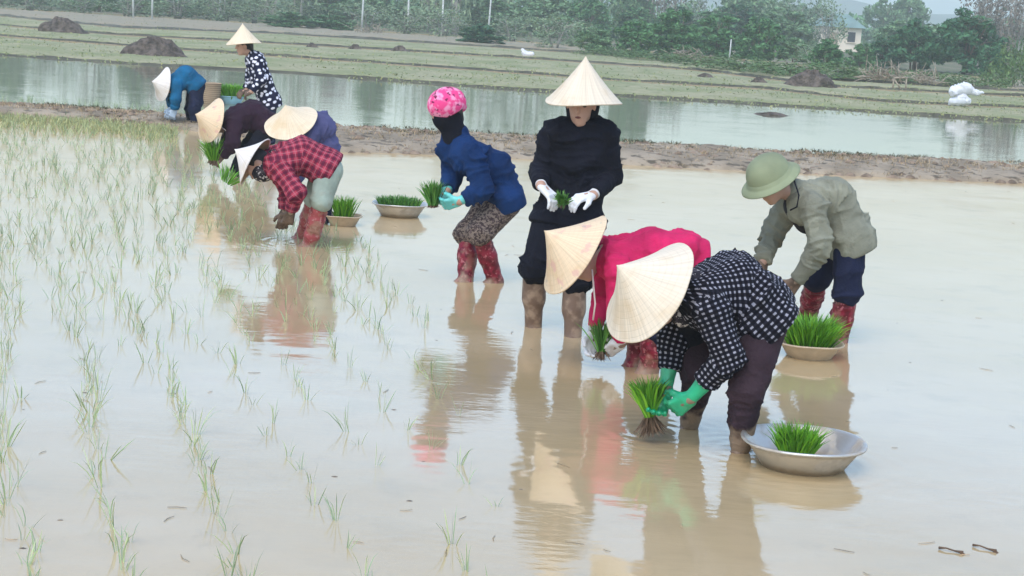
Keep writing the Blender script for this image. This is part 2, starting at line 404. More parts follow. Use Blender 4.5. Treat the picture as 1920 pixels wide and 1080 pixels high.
# ------------------------------------------------------------------ hands in gloves
def hand(name, wr, tip, palm, side, m, parent, elbow=None, curl=.5, cuff=.10, size=1., spread=1., cuffr=.040):
    f = nrm(tip - wr); n = nrm(palm - (palm @ f) * f); s = np.cross(f, n); s = s if s @ side >= 0 else -s     # s: towards the thumb
    L = size; P = []
    for q in (-.027, -.009, .009, .027):
        P.append(('c', wr + f * .012 * L + s * q * .7 * L, .0165 * L, wr + f * .082 * L + s * q * L, .0135 * L))
    ln = {-.027: (.026, .018, .016), -.009: (.032, .022, .018), .009: (.034, .024, .018), .027: (.031, .021, .017)}
    for i, q in enumerate((-.027, -.009, .009, .027)):
        p = wr + f * .084 * L + s * q * 1.12 * L; a = .12 + .05 * i
        d = nrm(f + s * q * 4 * spread)
        r = .0098 * L
        for j, l in enumerate(ln[q]):
            a += curl * (1.0, 1.15, .8)[j] * (1 - .07 * i)
            dd = d * math.cos(a) + n * math.sin(a); p2 = p + dd * l * L * 1.12
            P.append(('c', p, r, p2, r * .92)); p = p2; r *= .92
    p = wr + f * .03 * L + s * .026 * L; d1 = nrm(f * .62 + s * .62 + n * .45); d2 = nrm(f * .75 + s * .15 + n * (.4 + .6 * curl))
    p1 = p + d1 * .040 * L; p2 = p1 + d2 * .034 * L
    P += [('c', wr + f * .018 * L + s * .012 * L, .017 * L, p1, .0125 * L), ('c', p1, .0122 * L, p2, .0098 * L)]
    if elbow is not None:
        b = nrm(elbow - wr); e = wr + b * cuff
        P += [('c', wr + f * .02, .022 * L, wr + b * .02, .026 * L), ('c', wr + b * .015, .027 * L, e, cuffr, [(e, b)])]
    return garment(name, P, None, m, parent, .0042, .010, 0, smooth=1)
# ------------------------------------------------------------------ hats
def frame(up):
    z = nrm(up); x = nrm(np.cross(z, V(.13, .3, 1) if abs(z[2]) < .95 else V(1, 0, 0))); return x, np.cross(z, x), z
def cdir(r, u, t): return nrm(CR * r + CU * u - CF * t)                # direction: right, up, towards the camera
def conical_hat(centre, axis, R, h, m, parent, strap_to=None):
    x, y, z = frame(axis); T = lambda p: centre + x * p[0] + y * p[1] + z * p[2]
    b = MB(); prof = []
    wob = lambda r, zz, t: (r * (1 + .012 * math.sin(3 * t + 1) + .006 * math.sin(7 * t)), zz + .010 * (r / R) ** 2 * math.sin(2 * t + .6))
    for i in range(25):
        t = i / 24; prof.append((max(.0015, R * t), h * (1 - t) - .012 * math.sin(math.pi * t)))
    prof = [(.0015, h + .004), (.006, h - .004)] + prof[2:]
    prof += [(R + .004, -.001), (R + .0045, -.005), (R + .001, -.009), (R - .004, -.006)]
    for i in range(24, -1, -1):
        t = i / 24; prof.append((max(.001, (R - .006) * t), (h - .008) * (1 - t) - .012 * math.sin(math.pi * t) - .005))
    b.lathe(prof, 72, None, wob)
    me = mesh(b.v, b.f, m)
    me.materials.append(M['straw_in'])
    seg = 72; n_out = 29 * seg
    mi = np.zeros(len(me.polygons), np.int32); mi[n_out:] = 1; me.polygons.foreach_set('material_index', mi)
    o = bpy.data.objects.new('conical_hat', me); me.name = 'conical_hat'; COL.objects.link(o); o.parent = parent
    o.matrix_local = Matrix(((x[0], y[0], z[0], centre[0] - parent.location[0]), (x[1], y[1], z[1], centre[1] - parent.location[1]), (x[2], y[2], z[2], centre[2] - parent.location[2]), (0, 0, 0, 1)))
    return o
# ------------------------------------------------------------------ people
PEOPLE = {}
def person(key, label, spec):
    """spec holds joints as (px, py, dy): a sight line and a depth offset from the person's own standing place."""
    foot = G(*spec['foot']); Y0 = foot[1] + spec.get('dy', 0.); sc = spec.get('scale', 1.)
    j = {}
    for k_, q in spec['j'].items():
        j[k_] = G(q[0], q[1]) if len(q) == 2 else J(q[0], q[1], Y0 + q[2])
    for s in 'AB':
        if 'an' + s in j and j['an' + s][2] < .02: pass
    base = V(foot[0], Y0, 0.)
    root = empty('person', base, label, 'person', 'people working in the paddy')
    hup = spec['up']; gaze = spec['gaze']; hf = nrm(gaze - (gaze @ hup) * hup); hs = np.cross(hup, hf)
    pel = (j['hipA'] + j['hipB']) / 2; shc = (j['shA'] + j['shB']) / 2; lat_h = nrm(j['hipA'] - j['hipB']); lat_s = nrm(j['shA'] - j['shB'])
    mid = j['mid']; nb = j['neck']; hd = j['head']; b = spec.get('bulk', 1.) * sc
    def torso(inf, lo=0.):
        P = []
        for sg in (1, -1):
            p0 = pel + lat_h * sg * .062 * b; p1 = mid + (lat_h + lat_s) * .5 * sg * .058 * b; p2 = shc + lat_s * sg * .070 * b
            P += [('c', p0, .102 * b + inf, p1, .100 * b + inf), ('c', p1, .100 * b + inf, p2, .088 * b + inf)]
        P += [('c', j['shA'], .055 * b + inf * .8, j['shB'], .055 * b + inf * .8), ('c', shc, .075 * b + inf * .6, nb, .052 * b + inf * .6)]
        return P
    def arm(s, inf, t=1., infw=None, cut=True):
        sh, el, wr = j['sh' + s], j['el' + s], j['wr' + s]; infw = inf if infw is None else infw
        e = el + (wr - el) * t; re = .040 * b + (.027 - .040) * b * t
        return [('c', sh, .052 * b + inf, el, .041 * b + inf), ('c', el, .041 * b + inf, e, re + infw, [(e, nrm(wr - el))] if cut else [])]
    def leg(s, inf, t=1., infk=None, infe=None, cut=True):
        hp, kn, an = j['hip' + s], j['kn' + s], j['an' + s]; infk = inf if infk is None else infk; infe = infk if infe is None else infe
        e = kn + (an - kn) * t; re = .054 * b + (.034 - .054) * b * t
        return [('c', hp, .088 * b + inf, kn, .056 * b + infk), ('c', kn, .056 * b + infk, e, re + infe, [(e, nrm(an - kn))] if cut else [])]
    foot_d = nrm(V(gaze[0], gaze[1], 0) + 1e-6)
    # one continuous body
    A = np.stack([hs, hf, hup]); lf = spec.get('legfat', (-.004, -.004))
    B = torso(-.006) + arm('A', -.004, 1, -.002, False) + arm('B', -.004, 1, -.002, False) + leg('A', -.004, 1, lf[0], lf[1], False) + leg('B', -.004, 1, lf[0], lf[1], False)
    for s in 'AB':
        an = j['an' + s]; B.append(('c', an, .036 * b, an + foot_d * .13 - V(0, 0, .10), .028 * b)); w = j['wr' + s]; B.append(('c', w, .024 * b, w + nrm(j['tip' + s] - w) * .05, .020 * b))
    if spec.get('calf'):
        for s in 'AB':
            d = j['an' + s] - j['kn' + s]; B.append(('c', j['kn' + s] + d * .22 + V(0, .012, 0), spec['calf'] * .92, j['kn' + s] + d * .5 + V(0, .014, 0), spec['calf']))
    B += [('c', nb, .052 * sc, hd - hup * .05 * sc - hf * .01, .048 * sc)]
    headp = [('e', hd + hup * .02 * sc - hf * .008, A, (.074 * sc, .092 * sc, .096 * sc)), ('e', hd - hup * .045 * sc + hf * .026 * sc, A, (.056 * sc, .062 * sc, .070 * sc)),
             ('c', hd - hup * .098 * sc + hf * .066 * sc, .016 * sc, hd - hup * .092 * sc + hf * .06 * sc + hs * .02, .018 * sc),
             ('c', hd + hup * .012 * sc + hf * .086 * sc, .009 * sc, hd - hup * .024 * sc + hf * .106 * sc, .0125 * sc),
             ('c', hd + hup * .024 * sc + hf * .082 * sc + hs * .035, .011 * sc, hd + hup * .024 * sc + hf * .082 * sc - hs * .035, .011 * sc),
             ('c', hd - hup * .058 * sc + hf * .083 * sc + hs * .018, .008 * sc, hd - hup * .058 * sc + hf * .083 * sc - hs * .018, .008 * sc),
             ('e', hd + hs * .076 * sc - hup * .005, A, (.010, .018, .028)), ('e', hd - hs * .076 * sc - hup * .005, A, (.010, .018, .028))]
    F_h = .011 if not spec.get('face') else .0085
    fig('body', B + headp, M[spec.get('skin', 'skin')], root, F_h, .022)
    fig('hair', [('e', hd + hup * .03 * sc - hf * .02, A, (.084 * sc, .094 * sc, .098 * sc), [(hd + hf * .045 * sc, nrm(hf - hup * .35))]),
                 ('c', hd - hf * .07 * sc - hup * .02, .045 * sc, hd - hf * .085 * sc - hup * .09 * sc, .03 * sc)], M['hair'], root, .012, .02)
    if spec.get('face'):
        for sg in (1, -1):
            e = MB(); c = hd + hf * .078 * sc + hs * .032 * sg * sc + hup * .004 * sc
            e.lathe([(.0002, .008), (.007, .0065), (.011, .003), (.012, 0.), (.011, -.003), (.0002, -.006)], 12, lambda p: c + hs * p[0] + hup * p[1] * .5 + hf * p[2])
            e.build('eye', M['hair'], root)
        e = MB(); c = hd - hup * .058 * sc + hf * .095 * sc
        e.lathe([(.0002, .004), (.010, .003), (.017, .0), (.0002, -.004)], 16, lambda p: c + hs * p[0] + hup * p[1] * .40 + hf * p[2])
        e.build('mouth', M.get('lip') or M.setdefault('lip', mat('lips', (.15, .055, .045), .6)), root)
    # garments
    gz = spec['wear']
    tch = [(nb, mid, .15 * b, lat_s), (mid, pel + (pel - mid) * .6, .15 * b, lat_s)]
    ach = lambda s: [(j['sh' + s], j['el' + s], .058 * b, nrm(np.cross(j['el' + s] - j['sh' + s], CF))), (j['el' + s], j['wr' + s], .045 * b, nrm(np.cross(j['el' + s] - j['sh' + s], CF)))]
    lch = lambda s: [(j['hip' + s], j['kn' + s], .085 * b, lat_h), (j['kn' + s], j['an' + s], .055 * b, lat_h)]
    if 'top' in gz:
        t = gz['top']; inf = t.get('inf', .020); hem = t.get('hem', .10); hd_ = nrm(pel - mid); hd2 = nrm(hd_ * .75 + spec.get('hemdir', hd_) * .25) if 'hemdir' in spec else hd_
        hc = pel + hd_ * hem; cut = [(hc, hd2)]
        P = torso(inf)
        ext = []
        for sg in (1, -1):
            p0 = pel + lat_h * sg * .062 * b
            ext.append(('c', p0, .108 * b + inf, p0 + hd_ * (hem + .12), .112 * b + inf + t.get('flare', .0), cut))
        li = gz['legs'].get('inf', .016)
        for s_ in 'AB': ext.append(('c', j['hip' + s_], .088 * b + li + .020, j['hip' + s_] + hd_ * (hem + .10), .088 * b + li + .022 + t.get('flare', 0), cut))
        P = [p + (cut,) if p[0] == 'c' and i in (0, 2) else p for i, p in enumerate(P)] + ext
        P += arm('A', inf * .95, t.get('sl', .95), inf * .8) + arm('B', inf * .95, t.get('slB', t.get('sl', .95)), inf * .8)
        for q in t.get('extra', []): P.append(q(j, b))
        garment(t.get('name', 'jacket'), P, [tch, ach('A'), ach('B')], M[t['m']], root, spec.get('h', .0105), .026, t.get('fold', .009), seed=len(key) + ord(key[-1]), hemp=cut[0])
    if 'legs' in gz:
        t = gz['legs']; inf = t.get('inf', .016); ik = t.get('infk', inf + .006); ie = t.get('infe', ik)
        P = leg('A', inf, t.get('cutA', t.get('cut', .8)), ik, ie) + leg('B', inf, t.get('cutB', t.get('cut', .8)), ik, ie) + [('c', pel + lat_h * .055 * b, .104 * b + inf * .6, pel - lat_h * .055 * b, .104 * b + inf * .6)]
        garment('trousers', P, [lch('A'), lch('B')], M[t['m']], root, spec.get('h', .0105), .03, t.get('fold', .007), seed=3 + ord(key[-1]), fs=12., ease=.10)
    if 'boots' in gz:
        t = gz['boots']
        for s in 'AB':
            kn, an = j['kn' + s], j['an' + s]; t0 = t.get('t0', .12); a = kn + (an - kn) * t0
            P = [('c', a, .060 * b, a + (an - a) * .45, .062 * b, [(a, -nrm(an - kn))]), ('c', a + (an - a) * .45, .062 * b, an, .050 * b), ('c', an, .050 * b, an + foot_d * .15 - V(0, 0, .09), .042 * b)]
            garment('boot', P, [lch(s)], M[t['m']], root, .0105, .02, .005, seed=ord(s), fs=26.)
    for s in 'AB':
        g = gz.get('glove' + s) or gz.get('glove')
        if not g: continue
        tip = j['tip' + s]; wr = j['wr' + s]
        hand('glove', wr, wr + nrm(tip - wr) * .17, g.get('palm' + s, g.get('palm', V(0, 0, -1))), g.get('thumb' + s, g.get('thumb', V(0, 0, 1))), M[g['m']], root, j['el' + s], g.get('curl', .5), g.get('cuff', .1), g.get('size', 1.06) * sc, cuffr=g.get('cuffr', .042))
    if 'hat' in spec:
        t = spec['hat']; conical_hat(J(t['c'][0], t['c'][1], Y0 + t['c'][2]), spec['up'], t['R'], t['h'], M[t['m']], root)
    if 'helmet' in spec:
        t = spec['helmet']; c = J(t['c'][0], t['c'][1], Y0 + t['c'][2]); x, y, z = frame(hup); x = nrm(np.cross(hf, hup)); y = np.cross(hup, x)
        b_ = MB(); pr = [(.002, .138), (.03, .136), (.06, .128), (.088, .110), (.106, .085), (.116, .055), (.120, .028), (.1205, .022), (.126, .021), (.1265, .006), (.140, .0), (.158, -.010), (.166, -.017), (.1665, -.021), (.158, -.016), (.14, -.006), (.116, .004), (.112, .05), (.085, .10), (.002, .128)]
        b_.lathe(pr, 64, lambda p: c + x * p[0] + y * p[1] * 1.14 + hup * p[2])
        b_.build('helmet', M['helmet'], root)
    if 'strap' in spec:
        mb = MB(); ts = spec['strap']; mb.tube([J(q[0], q[1], Y0 + q[2]) for q in ts], .005, 6); mb.build('chin_strap', M[spec.get('strapm', 'strap')], root)
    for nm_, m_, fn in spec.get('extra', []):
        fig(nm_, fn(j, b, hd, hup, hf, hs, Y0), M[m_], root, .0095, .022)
    PEOPLE[key] = dict(j=j, Y0=Y0, root=root, hd=hd, hup=hup, hf=hf, hs=hs)
    return root

# ------------------------------------------------------------------ the setting
def lerp_line(pts, x):
    xs = [p[0] for p in pts]; ys = [p[1] for p in pts]
    if x < xs[0]: return ys[0] + (x - xs[0]) * (ys[1] - ys[0]) / (xs[1] - xs[0])
    if x > xs[-1]: return ys[-1] + (x - xs[-1]) * (ys[-1] - ys[-2]) / (xs[-1] - xs[-2])
    return float(np.interp(x, xs, ys))
gm = mat('bare_earth', (.20, .17, .11), .95, .3, .2, .2, 2.)
tag(obj('ground', mesh([(-2500, -60, -.35), (2500, -60, -.35), (2500, 4000, -.35), (-2500, 4000, -.35)], [(0, 1, 2, 3)], gm)), kind='structure')
def water_mat(name='muddy_water', m1=(.45, .335, .175), m2=(.51, .39, .23), m3=(.37, .285, .16), cap=.44, mul=1.7, ior=1.36, st=.06, rough=.06, tint=(.99, .968, .945, 1)):
    g = N(name); P = g.tc()
    mudn = g.noise(.55, 5); fine = g.noise(3.5, 4)
    mud = g.mix(g.ramp(mudn, .3, .7), m1, m2); mud = g.mix(g.math('MULTIPLY', g.ramp(fine, .5, .75), .35), mud, m3); mud = g.mix(g.math('MULTIPLY', g.ramp(g.noise(1.6, 6, rough=.65), .56, .70), .5), mud, m3)
    dif = g.n('BsdfDiffuse'); g.setv(dif.inputs[0], mud)
    gl = g.n('BsdfGlossy'); gl.inputs['Color'].default_value = tint; gl.inputs['Roughness'].default_value = rough
    h = g.math('ADD', g.math('MULTIPLY', g.noise(2.2, 2, sc3=(1., 1.6, 1)), 1.0), g.math('MULTIPLY', g.math('MULTIPLY', g.noise(16., 3, sc3=(.6, 1.5, 1)), g.ramp(g.noise(.9, 3), .35, .7)), .55))
    # rings spreading from where hands, feet and basins touch the water
    sx = g.n('SeparateXYZ'); g.L(P, sx.inputs[0])
    for (px, py, amp, rad) in RINGS:
        c = G(px, py); dx = g.math('SUBTRACT', sx.outputs[0], float(c[0])); dy = g.math('SUBTRACT', sx.outputs[1], float(c[1]))
        d = g.math('SQRT', g.math('ADD', g.math('MULTIPLY', dx, dx), g.math('MULTIPLY', dy, dy)))
        w = g.math('MULTIPLY', g.math('SINE', g.math('MULTIPLY', d, 75.)), g.ramp(d, rad, rad * .35))
        h = g.math('ADD', h, g.math('MULTIPLY', w, amp))
    b = g.n('Bump'); b.inputs['Strength'].default_value = st; b.inputs['Distance'].default_value = .06; g.L(h, b.inputs['Height'])
    g.L(b.outputs[0], gl.inputs['Normal'])
    fr = g.n('Fresnel'); fr.inputs[0].default_value = ior; g.L(b.outputs[0], fr.inputs['Normal'])
    f = g.math('MINIMUM', g.math('MULTIPLY', fr.outputs[0], mul), cap)
    ms = g.n('MixShader'); g.L(f, ms.inputs[0]); g.L(dif.outputs[0], ms.inputs[1]); g.L(gl.outputs[0], ms.inputs[2]); g.L(ms.outputs[0], g.out.inputs[0])
    return g.m
RINGS = [(1500, 868, .09, .62), (1225, 810, .12, .45), (1385, 845, .10, .4), (1130, 672, .12, .5), (575, 455, .12, .7), (1000, 612, .09, .4), (1075, 630, .09, .4), (900, 530, .10, .4), (405, 315, .12, .7), (1560, 641, .08, .4)]
M['water'] = water_mat(); RINGS = []; M['strip_water'] = water_mat('still_water', (.20, .20, .15), (.27, .26, .20), (.16, .17, .12), .78, 1.15, 1.36, .03, .035, (.96, .93, .85, 1))
tag(obj('paddy_water', mesh([(-90, -8, 0), (90, -8, 0), (90, 175, 0), (-90, 175, 0)], [(0, 1, 2, 3)], M['water'])), kind='structure')
def soil(name, a, b, c, rough, spec=.4, s=1.2):
    g = N(name); n = g.noise(s, 5, sc3=(1, .5, 1)); n2 = g.noise(6., 4)
    col = g.mix(g.ramp(n, .35, .65), a, b); col = g.mix(g.ramp(n2, .52, .66), col, c)
    g.bump(g.math('ADD', g.noise(7., 4), g.math('MULTIPLY', g.noise(40., 3), .4)), .6, .05)
    return g.fin(col, rough, 0, spec)
M['bund'] = soil('bund_mud', (.235, .185, .125), (.36, .29, .205), (.11, .088, .06), .85, .25, 2.)
M['bed'] = soil('wet_green_mud', (.235, .250, .118), (.34, .31, .185), (.175, .205, .085), .75, .2, .6)
M['bed_tan'] = soil('dry_tan_mud', (.32, .255, .165), (.26, .235, .16), (.22, .19, .12), .75, .3, .6)
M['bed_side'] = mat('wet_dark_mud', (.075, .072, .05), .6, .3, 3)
def strip(name, near, far, prof, m, x0, x1, n, zoff=0., lump=.03, side_m=None, seed=1, fine=9.):
    """A raised strip of mud between two edges on the ground; prof = (across, height) pairs."""
    v = []; f = []; k = len(prof)
    for i in range(n + 1):
        px = x0 + (x1 - x0) * i / n; a = G(px, lerp_line(near, px)); b = G(px, lerp_line(far, px), max(p[1] for p in prof) + zoff)
        b = V(b[0], b[1], 0)
        for (t, z) in prof: v.append(a + (b - a) * t + V(0, 0, z + zoff))
    v = np.array(v); top = np.tile(np.array([p[1] > 0 for p in prof]), n + 1)
    d = (vnoise(v * V(1.4, 1.4, 0) + seed, seed) - .5) * lump * 2 + (vnoise(v * V(fine, fine, 0), seed + 2) - .5) * lump
    edge = (vnoise(v * V(2.2, 2.2, 0), seed + 5) - .5) * lump * 5
    v[:, 2] += np.where(top, d, 0); v[:, 1] += edge
    for i in range(n):
        for q in range(k - 1): A = i * k + q; f.append((A, A + k, A + k + 1, A + 1))
    me = mesh(v, f, m)
    if side_m: 
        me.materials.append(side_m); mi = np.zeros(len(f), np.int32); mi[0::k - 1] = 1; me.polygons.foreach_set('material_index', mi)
    return tag(obj(name, me), kind='structure')
bund_near = [(0, 217), (200, 228), (420, 252), (640, 284), (960, 296), (1300, 316), (1920, 344)]
bund_far = [(0, 189), (300, 207), (700, 235), (1000, 252), (1300, 270), (1920, 303)]
strip('earth_bund', bund_near, bund_far, [(-.03, -.06), (0, .015), (.06, .05), (.16, .07), (.3, .095), (.5, .10), (.68, .105), (.82, .11), (.93, .10), (1.0, .05), (1.06, -.06)], M['bund'], -420, 2300, 420, 0, .03)
L0 = [(0, 103), (250, 120), (550, 137), (950, 167), (1165, 180), (1494, 200), (1900, 227)]
L1 = [(0, 67), (325, 92), (650, 114), (950, 135), (1150, 150), (1431, 166), (1667, 192), (1900, 201)]
L2 = [(0, 47), (200, 64), (500, 80), (950, 107), (1306, 131), (1567, 163), (1900, 180)]
L3 = [(0, 30), (230, 52), (500, 62), (950, 90), (1306, 115), (1567, 150), (1900, 170)]
L4 = [(0, 15), (500, 44), (950, 76), (1306, 104), (1567, 128), (1900, 150)]
bp = lambda h: [(-.01, -.05), (0, h * .75), (.03, h), (.25, h), (.5, h * .93), (.75, h), (.97, h), (1.005, h * .2)]
v = []; f = []
for i in range(90):
    px = -420 + 2750 * i / 89; a = G(px, (lerp_line(bund_near, px) + lerp_line(bund_far, px)) / 2); b = G(px, lerp_line(L0, px) - 4); v += [(a[0], a[1], .005), (b[0], b[1], .005)]
    if i: f.append((2 * i - 2, 2 * i, 2 * i + 1, 2 * i - 1))
tag(obj('water_strip', mesh(v, f, M['strip_water'])), kind='structure')
up1 = lambda L, d: [(x, y - d) for x, y in L]
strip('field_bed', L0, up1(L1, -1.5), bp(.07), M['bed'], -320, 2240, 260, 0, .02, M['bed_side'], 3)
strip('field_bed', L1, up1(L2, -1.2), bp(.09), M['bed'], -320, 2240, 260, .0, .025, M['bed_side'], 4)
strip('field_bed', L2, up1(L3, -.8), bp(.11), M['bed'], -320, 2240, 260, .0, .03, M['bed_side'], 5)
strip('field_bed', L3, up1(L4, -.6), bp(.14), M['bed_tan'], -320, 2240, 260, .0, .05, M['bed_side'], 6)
M['bank'] = soil('weedy_bank', (.12, .135, .075), (.20, .175, .12), (.075, .10, .05), .95, .2, .3)
# land beyond the fields, rising a little behind its edge
v = []; f = []; n = 160; rows = [0, .02, .06, .15, .4, 1.]
for i in range(n + 1):
    px = -420 + (2340 + 420) * i / n; a = G(px, lerp_line(L4, px))
    for r in rows:
        y = a[1] + r * (900 - a[1]); p = at(px, y); z = (-.05, .22, .35, .45, .5, .5)[rows.index(r)]
        v.append((p[0], y, z + (random.random() - .5) * .12 * (0 < r < .4)))
for i in range(n):
    for q in range(5): A = i * 6 + q; f.append((A, A + 6, A + 7, A + 1))
tag(obj('far_bank', mesh(v, f, M['bank'])), kind='structure')
hm = mat('far_wooded_hill', (.055, .085, .06), 1., .3, .02, .4, .3, bd=2.)
v = []; f = []; n = 150
for i in range(n + 1):
    x = -480 + 960 * i / n; t = (x + 480) / 960
    hgt = 13 + 16 * vnoise(V(t * 7, 0, 0)[None], 4)[0] + 10 * math.exp(-((x - 165) / 60) ** 2) + 2.5 * vnoise(V(t * 60, 3, 0)[None], 8)[0]
    for (dy, hz) in ((0, -1), (60, .35), (140, .8), (220, 1.), (420, .6), (700, -.1)): v.append((x, 820 + dy, hgt * hz if hz > 0 else -1))
for i in range(n):
    for q in range(5): A = i * 6 + q; f.append((A, A + 6, A + 7, A + 1))
tag(obj('hills', mesh(v, f, hm)), kind='structure')
# ------------------------------------------------------------------ vegetation
def leafm(name, c, var=.4): return leafmat(name, c, .7, var, .2)
LM = {'green': leafm('bush_leaves', (.075, .19, .07)), 'dark': leafm('dark_leaves', (.038, .125, .055)), 'grey': leafm('grey_green_leaves', (.17, .25, .145)), 'bare': leafm('dry_twig_leaves', (.21, .19, .16)), 'low': leafm('weed_leaves', (.095, .17, .06)), 'pale': leafm('pale_green_leaves', (.13, .24, .115))}
BM = mat('bark', (.16, .13, .10), .9, .3, 4); PB = mat('pale_bark', (.34, .33, .29), .9, .2, 4)
def quads(C, S, el=1.6, up=0.):
    n = len(C); d = rng.normal(size=(n, 3)); d[:, 2] += up; d /= np.linalg.norm(d, axis=1, keepdims=True)
    e = np.cross(d, rng.normal(size=(n, 3))); e /= np.linalg.norm(e, axis=1, keepdims=True)
    S = S[:, None]; d = d * S * el * .5; e = e * S * .5
    v = np.stack([C - d, C + e * .8 - d * .1, C + d, C - e * .8 - d * .1], 1).reshape(-1, 3)
    return v, np.arange(4 * n).reshape(-1, 4)
def crown_mesh(kind, seed):
    g = np.random.default_rng(seed); C = []; S = []
    if kind in ('green', 'dark', 'pale'):
        nc = 78; ph = g.uniform(0, 6.28, 3)
        for _ in range(nc):
            a = g.uniform(0, 2 * math.pi); z = g.uniform(.02, .93); r = math.sqrt(g.uniform(.05, 1)) * .46 * math.sqrt(max(.02, 1 - max(0, (z - .25) / .75) ** 2)) * (.82 + .22 * math.sin(3 * a + ph[0]) * math.sin(5 * z + ph[1]))
            c = V(r * math.cos(a), r * math.sin(a), z * (.86 + .14 * math.sin(2 * a + ph[2]))); k = int(g.uniform(40, 90)); rad = g.uniform(.05, .125)
            q = g.normal(size=(k, 3)); q /= np.linalg.norm(q, axis=1, keepdims=True); q *= (g.uniform(.2, 1, (k, 1)) ** .5) * rad; q[:, 2] *= .75
            C.append(c + q); S.append(g.uniform(.028, .058, k))
    elif kind == 'low':
        k = 1500; x = g.uniform(-.5, .5, k); y = g.uniform(-.5, .5, k); hgt = (1 - (2 * np.abs(x)) ** 2.5) * (.5 + .5 * vnoise(np.stack([x * 7, y * 7, x * 0], 1), seed))
        C.append(np.stack([x, y, g.uniform(0, 1, k) ** .7 * hgt], 1)); S.append(g.uniform(.02, .05, k))
    else:
        for _ in range(46):
            a = g.uniform(0, 2 * math.pi); z = g.uniform(.04, .98) if kind == 'grey' else g.uniform(.3, .98); r = g.uniform(.05, .46)
            k = int(g.uniform(14, 34)); C.append(V(r * math.cos(a), r * math.sin(a), z) + g.normal(size=(k, 3)) * V(.06, .06, .07)); S.append(g.uniform(.022, .046, k))
    C = np.concatenate(C); S = np.concatenate(S); C[:, 2] = np.maximum(C[:, 2], .01)
    v, f = quads(C, S, 1.9 if kind != 'low' else 2.6, 0 if kind != 'low' else 1.4)
    return mesh(v, f, LM[kind], False)
def wood_mesh(kind, seed):
    g = random.Random(seed); mb = MB(); nst = {'low': 5, 'green': 4, 'dark': 4, 'pale': 3, 'grey': 4, 'bare': 3}[kind]
    for s in range(nst):
        a = g.uniform(0, 6.28); lean = g.uniform(.05, .22); top = g.uniform(.7, .95); w = .018 if kind not in ('low',) else .006
        bx = V(.05 * math.cos(a), .05 * math.sin(a), -.03); pts = [bx + V(math.cos(a) * lean * t ** 1.3 + g.uniform(-.012, .012), math.sin(a) * lean * t ** 1.3, t * top) for t in (0, .25, .5, .75, 1)]
        mb.tube(pts, [w, w * .8, w * .6, w * .4, w * .15], 6)
        for _ in range(5 if kind in ('bare', 'grey') else 3):
            i = g.randint(1, 3); p = pts[i]; b = g.uniform(0, 6.28); l = g.uniform(.15, .33)
            q = [p, p + V(math.cos(b) * l * .5, math.sin(b) * l * .5, l * .4), p + V(math.cos(b) * l, math.sin(b) * l, l * g.uniform(.5, 1.1))]; mb.tube(q, [w * .45, w * .3, w * .1], 5)
            if kind in ('bare', 'grey'):
                for _ in range(4):
                    c = g.uniform(0, 6.28); m_ = q[1] * .5 + q[2] * .5; mb.tube([m_, m_ + V(math.cos(c) * .1, math.sin(c) * .1, g.uniform(.05, .2))], [w * .15, w * .05], 4)
    return mesh(mb.v, mb.f, PB if kind in ('bare', 'grey') else BM)
VAR = {k: [(crown_mesh(k, 10 * i + len(k)), wood_mesh(k, i * 3 + 1)) for i in range(3)] for k in LM}
def plant(name, cat, px, py, wpx, hpx, kind, label, group=None, ydep=None, turn=None):
    p = G(px, py, .2) if ydep is None else at(px, ydep, .3)
    k = FPX / p[1]; w = wpx / k; h = hpx / k; cm, wm = VAR[kind][random.randrange(3)]
    r = empty(name, V(p[0], p[1], p[2] - .05), label, cat, group)
    r.rotation_euler.z = random.uniform(0, 6.28) if turn is None else turn; r.scale = (w, w, h)
    for nm, me in (('crown', cm), ('trunk' if name == 'tree' else 'stems', wm)):
        o = bpy.data.objects.new(nm if nm != 'crown' or name == 'tree' else 'foliage', me); COL.objects.link(o); o.parent = r
    return r
B = lambda *a, **k: plant('bush', 'bush', *a, **k)
T = lambda *a, **k: plant('tree', 'tree', *a, **k)
GB = 'bushes along the far bank'; GT = 'trees behind the far bank'
B(1800, 133, 165, 128, 'dark', 'largest dark green bush on the far right, right of the pale house', GB)
B(1712, 127, 120, 100, 'dark', 'big dark green bush leaning against the largest bush, right of the pale house', GB)
B(1648, 122, 80, 58, 'dark', 'small dark green bush beside the pale house on its right', GB)
B(1858, 140, 70, 66, 'dark', 'dark green bush hugging the right foot of the largest bush', GB)
B(1265, 103, 125, 88, 'green', 'tall green bush of the thicket, above the standing woman in black and to her right', GB)
B(1345, 105, 115, 78, 'green', 'rounded green bush in the middle of the thicket left of the pale house', GB)
B(1425, 110, 110, 82, 'green', 'green bush at the right end of the thicket, near the pale house', GB)
B(1190, 100, 100, 62, 'green', 'lower green bush just right above the hat of the woman in black', GB)
B(1115, 96, 90, 48, 'pale', 'pale green bush above the hat of the woman in black', GB)
B(1490, 114, 90, 48, 'pale', 'pale bush standing just left of the pale house', GB)
B(1040, 88, 110, 62, 'grey', 'thin grey bush left of the tip of the black-clad woman hat', GB)
B(1525, 120, 80, 40, 'grey', 'thin grey shrub in front of the pale house', GB)
B(900, 78, 110, 36, 'dark', 'low dark green bush at the field edge above the pink headscarf', GB)
B(545, 49, 130, 28, 'green', 'low green bush right of the floral-shirted woman hat', GB)
B(620, 53, 110, 26, 'green', 'low green bush at the foot of the pale posts', GB)
for (a, b_, c_) in ((1905, 152, 70), (1885, 146, 60)): pass
B(1905, 158, 100, 95, 'low', 'tall weedy growth at the far right edge', GB)
